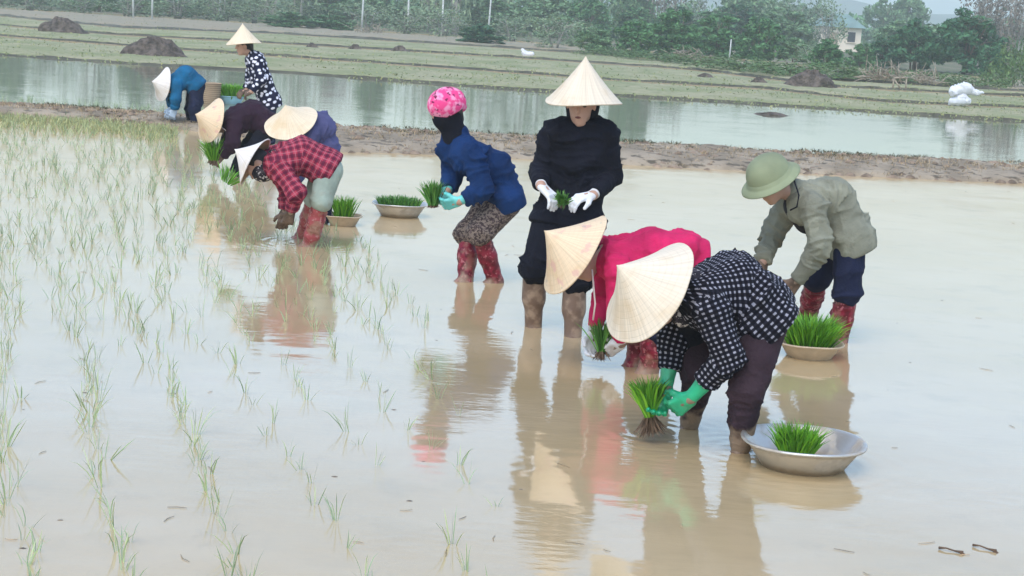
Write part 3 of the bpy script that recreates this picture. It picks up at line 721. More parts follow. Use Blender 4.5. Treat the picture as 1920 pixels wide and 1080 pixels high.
for (px, py, w, h) in ((1395, 128, 170, 26), (1480, 138, 150, 28), (1560, 140, 130, 30), (1310, 117, 140, 20), (1225, 109, 120, 18), (1640, 146, 130, 26), (1730, 150, 120, 24), (1150, 102, 120, 18), (1830, 158, 120, 26)):
    B(px, py, w, h, 'low', 'low strip of weeds along the far field edge on the right', GB)
for i, (px, w, h) in enumerate(((-30, 130, 52), (60, 140, 46), (150, 130, 50), (240, 130, 44), (330, 140, 48), (420, 130, 52), (480, 120, 46), (690, 120, 50), (760, 110, 44), (830, 110, 52), (960, 110, 48), (1075, 90, 44))):
    B(px, lerp_line(L4, px) - 1, w, h, 'grey', 'sparse grey-green bush in the brushy row on the far left bank', GB)
for i in range(17):
    px = -70 + i * 78 + random.uniform(-22, 22); T(px, 0, random.uniform(100, 170), random.uniform(140, 260), random.choice(['grey', 'bare', 'pale', 'grey']), 'sparse grey tree behind the brushy row on the far bank', GT, ydep=random.uniform(128, 165))
for i in range(7):
    px = 1180 + i * 62 + random.uniform(-20, 20); T(px, 0, random.uniform(80, 110), random.uniform(100, 140), random.choice(['grey', 'pale', 'bare']), 'pale hazy tree rising behind the green thicket', GT, ydep=random.uniform(135, 170))
for px, h in ((1868, 150), (1905, 165), (1830, 150)): T(px, 0, 90, h, 'bare', 'bare twiggy tree rising behind the largest dark green bush', GT, ydep=110 + px % 7)
for px, h in ((1655, 100), (1700, 125), (1505, 80), (1470, 95)): T(px, 0, 110, h, 'pale', 'hazy green tree in the distance around the pale house', GT, ydep=205 + px % 9)
for i in range(30):
    px = -80 + i * 70 + random.uniform(-20, 20); kd = random.choice(['grey', 'pale', 'grey', 'green'] if px < 900 else ['green', 'pale', 'green', 'dark'])
    if 1510 < px < 1625: continue
    B(px, 0, random.uniform(110, 170), random.uniform(58, 98) * (1 if px > 900 else .9), kd, 'hazy bush in the second row behind the far bank', 'second row of bushes', ydep=random.uniform(126, 148))
for px, py, w, h, lb in ((1548, 124, 90, 52, 'leafy bush hiding the lower left wall of the pale house'), (1612, 124, 70, 46, 'leafy bush hiding the lower right wall of the pale house')): B(px, py, w, h, 'green', lb, GB)
# a far wood that reads as one mass
n = 9000; cx = rng.uniform(-95, 120, n); ky = rng.uniform(215, 300, n); hh = (2.6 + 4.5 * vnoise(np.stack([cx / 9, ky / 30, cx * 0], 1), 3)) * (1 + 0 * cx)
c = np.stack([cx, ky, .3 + rng.uniform(0, 1, n) ** .8 * hh], 1)
c = c[~((c[:, 0] > 35) & (c[:, 0] < 47) & (c[:, 1] < 230))]
v, f = quads(c, rng.uniform(.5, 1.2, len(c)), 1.5)
tag(obj('far_wood', mesh(v, f, LM['green'], False)), kind='stuff')
pm = mat('pale_concrete', (.50, .52, .49), .9, .15, 3)
for i, px in enumerate((250, 285, 410, 553, 678, 765, 828, 915)):
    p = G(px, lerp_line(L4, px) + (1, 2, -1, -8, 0, -3, -3, -8)[i], .2); mb = MB(); h = 2.5 + .2 * (i % 3); lean = V(.04 * ((i * 7) % 5 - 2), 0, 0)
    mb.tube([V(0, 0, -.3), V(0, 0, h * .5) + lean * .5, V(0, 0, h) + lean, V(0, 0, h + .02) + lean], [.075, .07, .062, .03], 8)
    o = mb.build('fence_post', pm, None, True, p); tag(o, 'pale concrete post standing in the brush of the far bank, one of a broken row', 'post', 'pale posts on the far bank')
for i, px in enumerate((1242, 1285, 1367)):
    p = G(px, lerp_line(L4, px) + 2, .2); mb = MB(); mb.tube([V(0, 0, -.2), V(.02, 0, .5), V(.03 * (i - 1), 0, 1.05)], [.045, .04, .03], 8)
    tag(mb.build('stake', pm, None, True, p), 'short pale stake in front of the green thicket', 'stake', 'short stakes before the thicket')
# pale house
hb = at(1574, 150, .1); house = empty('house', hb, 'small cream house with teal roof between the bushes on the right', 'house')
cw = mat('cream_wall', (.80, .70, .56), .9, .06, 1); rf = mat('teal_roof', (.17, .255, .235), .85, .15, 1.); wd = mat('dark_opening', (.05, .055, .06), .6)
mb = MB(); mb.box(hb + V(0, 2.2, 1.25), (1.85, 2.2, 1.25)); mb.build('wall', cw, house, False)
mb = MB(); a = hb + V(0, 2.2, 2.5); q = [a + V(x * 2.25, y * 2.6, -.05) for x, y in ((-1, -1), (1, -1), (1, 1), (-1, 1))] + [a + V(-.9, 0, 1.2), a + V(.9, 0, 1.2)]
mb.add(q, [(0, 1, 5, 4), (1, 2, 5), (2, 3, 4, 5), (3, 0, 4), (3, 2, 1, 0)]); mb.build('roof', rf, house, False)
mb = MB(); mb.box(hb + V(.95, -.03, 1.6), (.35, .04, .45)); w_ = mb.build('window', wd, house, False)
mb = MB(); mb.box(hb + V(.95, -.06, 1.1), (.45, .06, .04)); o = mb.build('sill', cw, w_, False); o.location = (0, 0, 0)
mb = MB(); mb.box(hb + V(-.7, -.03, 1.0), (.42, .04, .95)); mb.build('door', mat('door_paint', (.45, .36, .26)), house, False)

# ------------------------------------------------------------------ the ten workers
LEFTDOWN = cdir(-.62, -.74, .25)
def gl(m, A, B_, **k): return dict(m=m, palmA=A, palmB=B_, **k)
person('front', 'person bent low in black and white checked shirt and green gloves', dict(
    foot=(1388, 846), up=cdir(-.72, .54, .44), gaze=cdir(-.45, -.8, .3), h=.0080, hat=dict(c=(1219, 547, 0.), R=.243, h=.20, m='straw'),
    j=dict(head=(1229, 554, .0), neck=(1300, 540, .06), mid=(1378, 533, .14), hipA=(1430, 598, .02), hipB=(1420, 566, .26), shA=(1330, 578, -.10), shB=(1290, 545, .22),
           elA=(1366, 668, -.14), wrA=(1296, 745, -.06), tipA=(1236, 786, .02), elB=(1262, 642, .16), wrB=(1249, 724, .10), tipB=(1230, 776, .06),
           knA=(1402, 720, -.08), anA=(1388, 846), knB=(1312, 690, .12), anB=(1292, 800)),
    wear=dict(top=dict(name='shirt', m='check', inf=.024, hem=.085, sl=.62, fold=.011), legs=dict(m='brown_tr', inf=.026, infk=.022, infe=.006, cut=.98),
              gloveA=dict(m='green_glove', palm=V(-.3, 1, -.2), curl=.55, cuff=.13, cuffr=.043, size=1.08), gloveB=dict(m='green_glove', palm=V(-.2, -1, -.1), curl=.55, cuff=.12, cuffr=.042, size=1.08)),
    extra=[('shaded_shirt_front', 'black', lambda j, b, hd, hup, hf, hs, Y0: [('c', J(1303, 585, Y0 + .16), .115, J(1306, 640, Y0 + .20), .085)]),
           ('scarf', 'darkscarf', lambda j, b, hd, hup, hf, hs, Y0: [('c', hd - hup * .02 - hf * .02, .098, j['neck'], .078), ('c', j['neck'] + V(0, -.02, 0), .08, J(1280, 595, Y0 - .02), .045)])]))
person('pink', 'person bent double in a hot pink jacket behind the checked shirt', dict(
    foot=(1212, 697), up=cdir(-.77, .57, .28), gaze=cdir(-.5, -.8, .3), hat=dict(c=(1079, 477, 0.), R=.240, h=.205, m='straw_floral'),
    j=dict(head=(1088, 483, .0), neck=(1145, 472, .06), mid=(1225, 473, .10), hipA=(1288, 490, 0), hipB=(1276, 478, .24), shA=(1158, 502, -.10), shB=(1146, 474, .24),
           elA=(1160, 588, -.12), wrA=(1166, 642, -.05), tipA=(1122, 668, .0), elB=(1130, 560, .15), wrB=(1112, 622, .08), tipB=(1106, 668, .04),
           knA=(1244, 598, -.05), anA=(1214, 697), knB=(1208, 590, .16), anB=(1190, 684)),
    wear=dict(top=dict(m='pink', inf=.016, hem=.08, sl=.9, fold=.010), legs=dict(m='navy', inf=.016, cut=.35), boots=dict(m='boot', t0=.15),
              gloveA=dict(m='dirty_glove', palm=V(-.5, .9, -.1), curl=.5, cuff=.06), gloveB=dict(m='dirty_glove', palm=V(.3, -.8, -.1), curl=.5, cuff=.06)),
    strap=[(1110, 505, -.10), (1116, 570, -.14), (1112, 600, -.12)]))
person('standing', 'person standing upright all in black with clean white gloves', dict(
    foot=(1000, 612), up=cdir(.04, .97, .25), gaze=cdir(-.22, -.45, .86), face=1, legfat=(.006, .016), calf=.070, hat=dict(c=(1094, 188, -.02), R=.214, h=.245, m='straw'), h=.0080,
    j=dict(head=(1090, 197, -.02), neck=(1090, 228, .06), mid=(1080, 330, .06), hipA=(1032, 420, .0), hipB=(1092, 420, -.02), shA=(1042, 252, .03), shB=(1136, 252, .02),
           elA=(1014, 322, .05), wrA=(1014, 348, -.14), tipA=(1052, 384, -.22), elB=(1146, 330, .05), wrB=(1112, 366, -.15), tipB=(1050, 378, -.24),
           knA=(1002, 505, -.08), anA=(1000, 612), knB=(1078, 530, -.18), anB=(1074, 630)),
    wear=dict(top=dict(m='black', inf=.022, hem=.02, sl=.9, fold=.010, name='jacket'), legs=dict(m='black', inf=.022, infk=.024, infe=.030, cut=.03),
              gloveA=dict(m='white_glove', palm=V(.5, -.3, -.9), thumb=V(1, -.2, .2), curl=.42, cuff=.07, cuffr=.038), gloveB=dict(m='white_glove', palm=V(.2, .3, -.8), thumb=V(-.2, -.8, .6), curl=.42, cuff=.07, cuffr=.038)),
    extra=[('hood', 'black', lambda j, b, hd, hup, hf, hs, Y0: [('c', hd - hf * .045 - hup * .01, .098, j['neck'] - hf * .02, .085), ('c', j['neck'] + hf * .01 - hup * .01, .075, j['neck'] - hup * .05, .10)])]))
HEL = cdir(-.42, .80, .43)
person('helmet', 'person in olive jacket and green sun helmet stooping over the water', dict(
    foot=(1572, 641), up=HEL, gaze=cdir(-.72, -.55, .35), h=.0080, helmet=dict(c=(1443, 333, -.02)),
    j=dict(head=(1448, 342, -.01), neck=(1487, 362, .06), mid=(1556, 372, .12), hipA=(1594, 444, .0), hipB=(1574, 438, .24), shA=(1524, 388, -.10), shB=(1482, 380, .25),
           elA=(1537, 462, -.16), wrA=(1494, 526, -.08), tipA=(1462, 566, -.05), elB=(1448, 438, .28), wrB=(1430, 490, .16), tipB=(1420, 545, .10),
           knA=(1588, 548, -.06), anA=(1572, 641), knB=(1532, 520, .22), anB=(1512, 604)),
    wear=dict(top=dict(m='olive', inf=.022, hem=.105, flare=.004, sl=.98, fold=.012), legs=dict(m='navy', inf=.012, cut=.12, infk=.020), boots=dict(m='boot', t0=.02), glove=dict(m='mud_glove', palm=V(-.3, .4, -.6))),
    extra=[('collar', 'olive', lambda j, b, hd, hup, hf, hs, Y0: [('c', j['neck'] + V(.01, 0, .01), .078, j['neck'] + V(.05, 0, -.01), .098)]),
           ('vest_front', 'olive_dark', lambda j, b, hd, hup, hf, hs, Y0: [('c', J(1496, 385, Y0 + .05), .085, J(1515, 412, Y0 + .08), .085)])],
    strapm='black', strap=[(1489, 338, -.12), (1498, 366, -.17), (1494, 388, -.19), (1482, 394, -.14)]))
person('scarfed', 'person crouching in a deep blue jacket with a pink floral headscarf and red boots', dict(
    foot=(930, 529), up=cdir(-.18, .93, .30), gaze=cdir(-.80, -.45, .40),
    j=dict(head=(837, 206, .0), neck=(860, 250, .04), mid=(922, 318, .08), hipA=(946, 378, .0), hipB=(932, 372, .22), shA=(886, 292, -.12), shB=(846, 280, .18),
           elA=(906, 356, -.20), wrA=(862, 377, -.22), tipA=(806, 392, -.18), elB=(848, 338, .10), wrB=(838, 358, .0), tipB=(808, 384, -.10),
           knA=(900, 436, -.10), anA=(930, 529), knB=(878, 440, .10), anB=(873, 527)),
    wear=dict(top=dict(m='blue', inf=.026, hem=.05, sl=.85, fold=.010), legs=dict(m='print_tr', inf=.030, cut=.10, infk=.034), boots=dict(m='boot', t0=.02),
              gloveA=dict(m='aqua_glove', palm=V(-.3, .8, .3), curl=.45, cuff=.09, cuffr=.042), gloveB=dict(m='aqua_glove', palm=V(-.2, -.9, 0), curl=.45, cuff=.08, cuffr=.042)),
    extra=[('headscarf', 'scarf', lambda j, b, hd, hup, hf, hs, Y0: [('e', hd + hup * .038 - hf * .012, np.stack([hs, hf, hup]), (.120, .134, .112), [(hd - hup * .030 + hf * .02, -nrm(hup + hf * .30))]), ('c', hd - hf * .09 + hup * .03, .05, hd - hf * .115 - hup * .01, .036)]),
           ('face_cloth', 'black', lambda j, b, hd, hup, hf, hs, Y0: [('e', hd - hup * .04 + hf * .012, np.stack([hs, hf, hup]), (.082, .098, .105)), ('c', hd - hup * .08 - hf * .01, .080, j['neck'] + V(-.02, 0, -.03), .085)])]))
person('plaid', 'person bent double in a red plaid shirt, grey trousers and bleached conical hat', dict(
    foot=(579, 461), up=cdir(-.84, .54, .02), gaze=cdir(-.5, -.82, .2), hat=dict(c=(476, 303, .0), R=.195, h=.165, m='straw_white'),
    j=dict(head=(484, 309, .0), neck=(513, 298, .05), mid=(566, 291, .10), hipA=(616, 322, .0), hipB=(610, 308, .22), shA=(524, 318, -.12), shB=(518, 300, .22),
           elA=(556, 362, -.20), wrA=(545, 396, -.14), tipA=(536, 432, -.08), elB=(540, 360, .15), wrB=(534, 396, .12), tipB=(528, 432, .10),
           knA=(602, 378, -.10), anA=(579, 461), knB=(590, 372, .16), anB=(566, 446)),
    wear=dict(top=dict(name='shirt', m='plaid', inf=.026, hem=.06, sl=.95, fold=.009), legs=dict(m='grey_tr', inf=.016, cut=.08, infk=.022), boots=dict(m='pinkboot', t0=.0),
              glove=dict(m='mud_glove', palm=V(-.2, .5, -.5))),
    extra=[('face_cloth', 'darkscarf', lambda j, b, hd, hup, hf, hs, Y0: [('e', hd - hup * .05 + hf * .01, np.stack([hs, hf, hup]), (.08, .095, .09)), ('c', hd - hup * .07, .07, j['neck'], .07)])]))
person('violet', 'person in slate violet clothes stooping behind the red plaid worker, cream hat facing the camera', dict(
    foot=(606, 420), up=cdir(-.19, .74, .64), gaze=cdir(-.5, -.6, .6), hat=dict(c=(546, 229, 0.), R=.218, h=.17, m='straw_cream'),
    j=dict(head=(549, 234, .02), neck=(575, 236, .12), mid=(598, 240, .20), hipA=(606, 280, .15), hipB=(600, 270, .36), shA=(582, 252, -.02), shB=(578, 238, .28),
           elA=(566, 300, -.10), wrA=(556, 340, -.08), tipA=(550, 370, -.06), elB=(560, 296, .2), wrB=(550, 335, .15), tipB=(545, 368, .1),
           knA=(606, 340, .0), anA=(606, 420), knB=(598, 335, .22), anB=(594, 408)),
    wear=dict(top=dict(m='viol', inf=.022, hem=.08, sl=.95), legs=dict(m='navy', inf=.016, cut=.95), glove=dict(m='mud_glove', palm=V(-.2, .5, -.5)))))
person('aubergine', 'person bent low in aubergine clothes, painted hat beside the plaid', dict(
    foot=(446, 332), up=cdir(-.74, .26, .62), gaze=cdir(-.5, -.75, .4), hat=dict(c=(397, 226, .0), R=.232, h=.19, m='straw_floral'),
    j=dict(head=(405, 229, .02), neck=(434, 220, .10), mid=(474, 213, .14), hipA=(505, 240, .06), hipB=(498, 232, .28), shA=(440, 236, -.06), shB=(436, 222, .26),
           elA=(436, 270, -.12), wrA=(418, 292, -.08), tipA=(402, 306, -.06), elB=(428, 264, .18), wrB=(412, 286, .08), tipB=(398, 302, .02),
           knA=(470, 284, -.05), anA=(446, 332), knB=(462, 280, .18), anB=(440, 322)),
    wear=dict(top=dict(m='aub', inf=.030, hem=.08, sl=.95), legs=dict(m='black', inf=.016, cut=.95), glove=dict(m='mud_glove', palm=V(-.2, .5, -.5))),
    strap=[(415, 238, -.08), (430, 250, -.12), (436, 262, -.1)]))
person('blossom', 'person standing in a navy shirt with white blossoms near the bund', dict(
    foot=(505, 271), up=cdir(-.02, .97, .22), gaze=cdir(-.93, -.3, .2), face=1, hat=dict(c=(457, 80, 0.), R=.216, h=.235, m='straw_cream'),
    j=dict(head=(458, 86, .0), neck=(473, 104, .04), mid=(489, 148, .06), hipA=(506, 188, .0), hipB=(502, 186, .2), shA=(482, 113, -.10), shB=(474, 112, .20),
           elA=(490, 150, -.16), wrA=(472, 172, -.2), tipA=(452, 180, -.15), elB=(472, 148, .2), wrB=(462, 168, .12), tipB=(446, 178, .06),
           knA=(500, 232, -.05), anA=(505, 271), knB=(494, 230, .16), anB=(496, 265)),
    wear=dict(top=dict(name='shirt', m='dots', inf=.026, hem=.10, sl=.95, fold=.006), legs=dict(m='navy', inf=.02, cut=.9), glove=dict(m='mud_glove', palm=V(0, .5, -.5)))))
person('teal', 'person stooping in a teal jacket, farthest left, pale hat turned to the left', dict(
    foot=(368, 240), up=cdir(-.80, .16, .58), gaze=cdir(-.5, -.8, .3), hat=dict(c=(306, 158, 0.), R=.235, h=.165, m='straw_white'),
    j=dict(head=(311, 160, .02), neck=(328, 153, .08), mid=(350, 143, .12), hipA=(370, 162, .04), hipB=(366, 158, .26), shA=(331, 160, -.08), shB=(328, 152, .26),
           elA=(330, 186, -.12), wrA=(328, 206, -.08), tipA=(320, 224, -.05), elB=(324, 184, .18), wrB=(322, 202, .1), tipB=(314, 220, .06),
           knA=(364, 204, -.05), anA=(368, 240), knB=(358, 202, .18), anB=(360, 235)),
    wear=dict(top=dict(m='teal', inf=.034, hem=.05, sl=.92), legs=dict(m='navy', inf=.018, cut=.95), glove=dict(m='pale_blue_glove', palm=V(-.2, .5, -.5), cuff=.12, cuffr=.05, size=1.2))))

# ------------------------------------------------------------------ basins, seedlings
def blades(n, base_r, h, spread, lean=None, w=.0045, g=None, hvar=.3, droop=.35):
    g = g or rng; v = []; f = []
    for _ in range(n):
        a = g.uniform(0, 2 * math.pi); r = base_r * math.sqrt(g.uniform()); b = V(r * math.cos(a), r * math.sin(a), 0)
        hh = h * (1 - hvar * g.uniform()); out = V(math.cos(a), math.sin(a), 0) * (r / (base_r + 1e-6)) * spread * g.uniform(.5, 1.2) + V(g.normal() * .12, g.normal() * .12, 0)
        d = nrm(V(0, 0, 1) + out + (lean if lean is not None else 0)); t = g.uniform(0, math.pi); sd_ = V(math.cos(t), math.sin(t), 0) * w * g.uniform(.7, 1.3)
        o2 = nrm(out + V(1e-4, 0, 0)) * droop * hh * g.uniform(0, 1)
        P = [b, b + d * hh * .4, b + d * hh * .75 + o2 * .3, b + d * hh + o2 * .8 - V(0, 0, .2 * np.linalg.norm(o2))]; W_ = [.6, 1., .8, .05]; k = len(v)
        for p, q in zip(P, W_): v += [p - sd_ * q, p + sd_ * q]
        f += [(k + 2 * i, k + 2 * i + 1, k + 2 * i + 3, k + 2 * i + 2) for i in range(3)]
    return v, f
def basin(px, py, R, h, m, label, z0=-.012):
    c = G(px, py); b = MB(); r0 = R * .66
    prof = [(.001, z0), (r0 * .9, z0), (r0, z0 + .006), (R * .90, h * .72), (R * .955, h * .95), (R * .985, h * .985), (R + .006, h), (R + .008, h - .006), (R + .004, h - .013)]
    prof = prof[:4] + [(R * .95, h - .012), (R + .006, h - .010), (R + .009, h - .004), (R + .005, h + .001), (R - .006, h), (R * .94, h - .016), (R * .88, h * .70), (r0 - .006, z0 + .014), (r0 * .85, z0 + .008), (.001, z0 + .008)]
    b.lathe(prof, 64, None, lambda r, z, t: (r * (1 + .006 * math.sin(2 * t + .5)), z + .003 * (r / R) * math.sin(3 * t)))
    return tag(b.build('basin', M[m], None, True, c), label, 'basin', 'basins on the water'), c
def bunch(name, loc, label, n, base_r, h, spread, roots=0., lean=None, m='seed', group='bundles of rice seedlings', w=.0045, cat='seedlings', droop=.35, axis=None):
    r = empty(name, loc, label, cat, group); v, f = blades(n, base_r, h, spread, lean, w, droop=droop)
    o = obj('leaves', mesh(v, f, M[m], True)); o.parent = r
    if roots:
        v, f = blades(int(n * .6) + 8, base_r * .9, roots, .55, None, .0035); v = [V(p[0], p[1], -p[2] + .012) for p in v]
        o = obj('roots', mesh(v, f, M['root'], True)); o.parent = r
    if axis is not None: r.rotation_euler = Vector(axis).to_track_quat('Z', 'Y').to_euler()
    return r
b1, c = basin(1503, 872, .252, .112, 'alu', 'dented aluminium basin nearest the camera, holding one tuft of bright seedlings')
bunch('seedling_tuft', c + V(-.03, .0, .0), 'bright green seedling tuft inside the aluminium basin nearest the camera', 460, .052, .19, .26, m='seed', droop=.35)
b2, c = basin(1517, 668, .180, .085, 'tan_basin', 'muddy tan basin in front of the worker in the green helmet')
bunch('seedling_tuft', c + V(0, .0, .02), 'wide bright green seedling heap filling the tan basin below the green helmet worker', 700, .105, .235, .42, m='seed', droop=.5)
b3, c = basin(749, 405, .235, .115, 'alu', 'round pale basin of seedlings beside the worker with the pink headscarf')
bunch('seedling_mat', c + V(-.01, 0, .06), 'low mat of seedlings filling the basin beside the pink headscarf worker', 560, .175, .125, .25, m='seed_dark')
b4, c = basin(643, 422, .15, .085, 'tan_basin', 'small tan basin just right of the red plaid worker')
bunch('seedling_tuft', c + V(0, 0, .02), 'pointed tuft of yellow-green seedlings in the small basin by the plaid worker', 260, .06, .24, .18, m='seed')
p = PEOPLE['front']; q = (p['j']['tipA'] + p['j']['tipB']) / 2
def held(key, px, py, dy, *a, **k): return bunch('seedling_bundle', J(px, py, PEOPLE[key]['Y0'] + dy), *a, **k)
held('front', 1219, 782, .05, 'seedling bundle with dark dangling roots held over the water in green gloves', 180, .022, .190, .30, .115, droop=.40, axis=cdir(-.10, .98, .1))
held('pink', 1128, 660, -.02, 'slim dark green seedling bundle held by the pink jacketed worker', 110, .022, .19, .35, .07, m='seed_dark', axis=cdir(.05, 1, .0))
held('standing', 1052, 384, -.245, 'tiny bundle of seedlings held in the white gloves of the standing worker', 70, .016, .085, .8, .03, m='seed_dark', axis=cdir(.3, .8, .4))
held('standing', 1062, 372, -.25, 'loose sprig of seedlings poking from the right white glove of the standing worker', 34, .010, .075, .7, .0, m='seed_dark', axis=cdir(-.7, -.2, .6))
held('scarfed', 812, 386, -.16, 'upright seedling bundle held above the pale basin in aqua gloves', 170, .032, .185, .30, .03, m='seed_dark', axis=cdir(-.05, 1, .0))
held('aubergine', 402, 300, -.05, 'yellow-green seedling bundle held by the aubergine worker under the painted hat', 190, .055, .25, .55, .06, m='seed', axis=cdir(.02, .9, .3))
held('plaid', 424, 343, .25, 'few bright seedlings freshly set in the water left of the bleached hat', 50, .05, .16, .9, .0, m='seed', axis=cdir(.5, .85, .1))
# beyond the bund: basket and basin
c = at(396, 27.3, -.02); b = MB(); b.lathe([(.001, 0), (.12, 0), (.13, .02), (.155, .2), (.165, .36), (.172, .37), (.16, .375), (.145, .2), (.12, .03), (.001, .03)], 40)
gk = N('woven_bamboo'); sx = gk.n('SeparateXYZ'); gk.L(gk.tc(), sx.inputs[0]); wv = gk.ramp(gk.math('SINE', gk.math('MULTIPLY', sx.outputs[2], 190.)), -.4, .4)
gk.bump(wv, .6, .006); M['basket'] = gk.fin(gk.mix(wv, (.26, .18, .11), (.40, .29, .19)), .85)
tag(b.build('basket', M['basket'], None, True, c), 'brown woven basket standing beyond the bund between teal and blossom workers', 'basket')
b5, c = basin(434, 195, .22, .14, 'blue_basin', 'pale blue basin of seedlings beyond the bund, beside the blossom shirt')
bunch('seedling_tuft', c + V(0, 0, .06), 'leafy yellow-green seedlings heaped in the pale blue basin beyond the bund', 420, .17, .32, .4, m='seed', w=.010)
# ------------------------------------------------------------------ rice planted in rows
edge = [(1000, 1060), (870, 660), (690, 450), (440, 330), (330, 262)]; E = [G(*e) for e in edge]; Ey = [e[1] for e in E]; Ex = [e[0] for e in E]
a, b = G(265, 1070), G(150, 680); slope = (b[0] - a[0]) / (b[1] - a[1])
def bound(y): return float(np.interp(y, Ey, Ex)) if y > Ey[0] else Ex[0] + (Ey[0] - y) * .1
spots = []
for r in range(-34, 12):
    xo = a[0] + r * .345 - slope * a[1]; y = 4.4 + random.uniform(0, .1)
    while y < 25.5:
        y += random.uniform(.07, .125) if y > 8.5 else random.uniform(.075, .13) if r < 2 else random.uniform(.14, .30); x = xo + slope * y + random.gauss(0, min(.12, .020 + .016 * max(0, y - 6.5))) + .05 * math.sin(y * .9 + r)
        if x > bound(y) - .05: continue
        v_ = V(x, y, 0) - CAMP; px = CX + FPX * (v_ @ CR) / (v_ @ CF); py = CY - FPX * (v_ @ CU) / (v_ @ CF)
        if -60 < px < 1100 and py < 1150 and random.random() > .06: spots.append((y, x, px, py))
spots.sort()
def clump(seed, n, h):
    g = np.random.default_rng(seed); return blades(n, .012, h, .50, None, .0019, g, .5, .45)
VARC = [mesh(*clump(50 + i, 4 + i % 4, .100 + .013 * (i % 5)), M['rice'], True) for i in range(10)]
inframe = [s for s in spots if -20 < s[2] < 1940 and s[3] < 1085]
near = set(inframe[:300]); lab = 'thin young rice plant just set in the flooded field rows nearest the camera'
for (y, x, px, py) in inframe[:300]:
    o = bpy.data.objects.new('rice_seedling', random.choice(VARC)); COL.objects.link(o); o.location = (x, y, -.01); o.rotation_euler = (random.gauss(0, .14), random.gauss(0, .14), random.uniform(0, 6.28)); s_ = random.uniform(.75, 1.2); o.scale = (s_, s_, s_ * random.uniform(.85, 1.2))
    tag(o, lab, 'rice plant', 'young rice in planted rows')
v = []; f = []
for s in spots:
    if s in near: continue
    a_, b_ = clump(random.randrange(10 ** 6), random.randint(4, 8), random.uniform(.10, .16)); k = len(v); v += [p + V(s[1], s[0], -.01) for p in a_]; f += [tuple(i + k for i in q) for q in b_]
tag(obj('young_rice', mesh(v, f, M['rice'])), kind='stuff')
# dense nursery strip in front of the bund on the left
v = []; f = []
for _ in range(1500):
    px = random.uniform(-80, 330); py = lerp_line(bund_near, px) + random.uniform(2, 34) * random.uniform(.3, 1); p = G(px, py)
    a_, b_ = blades(2, .02, .10, .5, None, .005, rng, .5, .4); k = len(v); v += [q + p for q in a_]; f += [tuple(i + k for i in q) for q in b_]
tag(obj('nursery_rice', mesh(v, f, M['nursery'])), kind='stuff')
# dry grass and stubble on the bund
M['dry'] = leafmat('dry_grass', (.33, .26, .16), .8, .45, .2)
v = []; f = []
for _ in range(2600):
    px = random.uniform(-80, 2000); t = random.random(); a_ = G(px, lerp_line(bund_near, px)); b_ = G(px, lerp_line(bund_far, px), .13); p = a_ + (V(b_[0], b_[1], 0) - a_) * t; p[2] = .01 + .09 * min(1, t * 2.2)
    q_, w_ = blades(random.randint(2, 5), .03, random.uniform(.03, .085), .9, None, .004, rng, .5, .6); k = len(v); v += [q + p for q in q_]; f += [tuple(i + k for i in q) for q in w_]
tag(obj('dry_grass', mesh(v, f, M['dry'])), kind='stuff')
M['weed'] = leafmat('bed_weeds', (.24, .28, .13), .8, .35, .3)
C_ = []; S2 = []
while len(C_) < 9000:
    px = random.uniform(-60, 1980); t = random.random(); p = G(px, lerp_line(L0, px) * (1 - t) + lerp_line(L4, px) * t, .06 + .1 * t)
    if vnoise((p * V(.35, .7, 0))[None], 21)[0] < .40: continue
    C_.append(p + V(0, 0, random.uniform(-.03, .02))); S2.append(random.uniform(.018, .055))
v, f = quads(np.array(C_), np.array(S2), 2., .6)
tag(obj('field_weeds', mesh(v, f, M['weed'], False)), kind='stuff')
M['bundgrass'] = leafmat('dark_bund_grass', (.085, .085, .045), .8, .5, .3)
v = []; f = []
for _ in range(1500):
    px = random.uniform(-80, 2000); t = random.uniform(.70, 1.02); a_ = G(px, lerp_line(bund_near, px)); b_ = G(px, lerp_line(bund_far, px), .10); p = a_ + (V(b_[0], b_[1], 0) - a_) * t; p[2] = .08
    if vnoise((p * V(1.2, 1.2, 0))[None], 31)[0] < .42: continue
    q_, w_ = blades(random.randint(3, 6), .05, random.uniform(.03, .09), 1.1, None, .006, rng, .5, .7); k = len(v); v += [q + p for q in q_]; f += [tuple(i + k for i in q) for q in w_]
tag(obj('bund_grass', mesh(v, f, M['bundgrass'])), kind='stuff')
# clods and straws breaking the water
M['clod'] = mat('wet_clod', (.15, .115, .075), .45, .3, 20, .5, 60)
def lump(r, h, seed, n=18, m_=7):
    v = []; f = []
    for i in range(m_):
        t = i / (m_ - 1) * math.pi / 2
        for k in range(n):
            a = 2 * math.pi * k / n; q = .72 + .55 * vnoise(V(math.cos(a) * 2.4 + seed, math.sin(a) * 2.4, t * 2.)[None], seed)[0]
            v.append((r * (1 - i / (m_ - 1)) ** .8 * math.cos(a) * q, r * (1 - i / (m_ - 1)) ** .8 * math.sin(a) * q, h * (math.sin(t) * (.7 + .5 * vnoise(V(math.cos(a) * 4, math.sin(a) * 4, t * 3 + seed)[None], seed + 3)[0])) - .01))
    for i in range(m_ - 1):
        for k in range(n): k2 = (k + 1) % n; f.append((i * n + k, i * n + k2, i * n + n + k2, i * n + n + k))
    f.append(tuple((m_ - 1) * n + k for k in range(n)))
    return v, f
LUMPS = [lump(1, 1, i, 10, 5) for i in range(14)]
v = []; f = []
for i in range(36):
    px = random.uniform(0, 1900); py = 330 + 720 * random.random() ** 1.1; p = G(px, py); a_, b_ = random.choice(LUMPS); rr = random.uniform(.003, .009); k = len(v)
    v += [V(*q) * V(1.6 * rr, rr, rr * .3) + p for q in a_]; f += [tuple(j_ + k for j_ in q) for q in b_]
tag(obj('mud_crumbs', mesh(v, f, M['clod'])), kind='stuff')
v = []; f = []
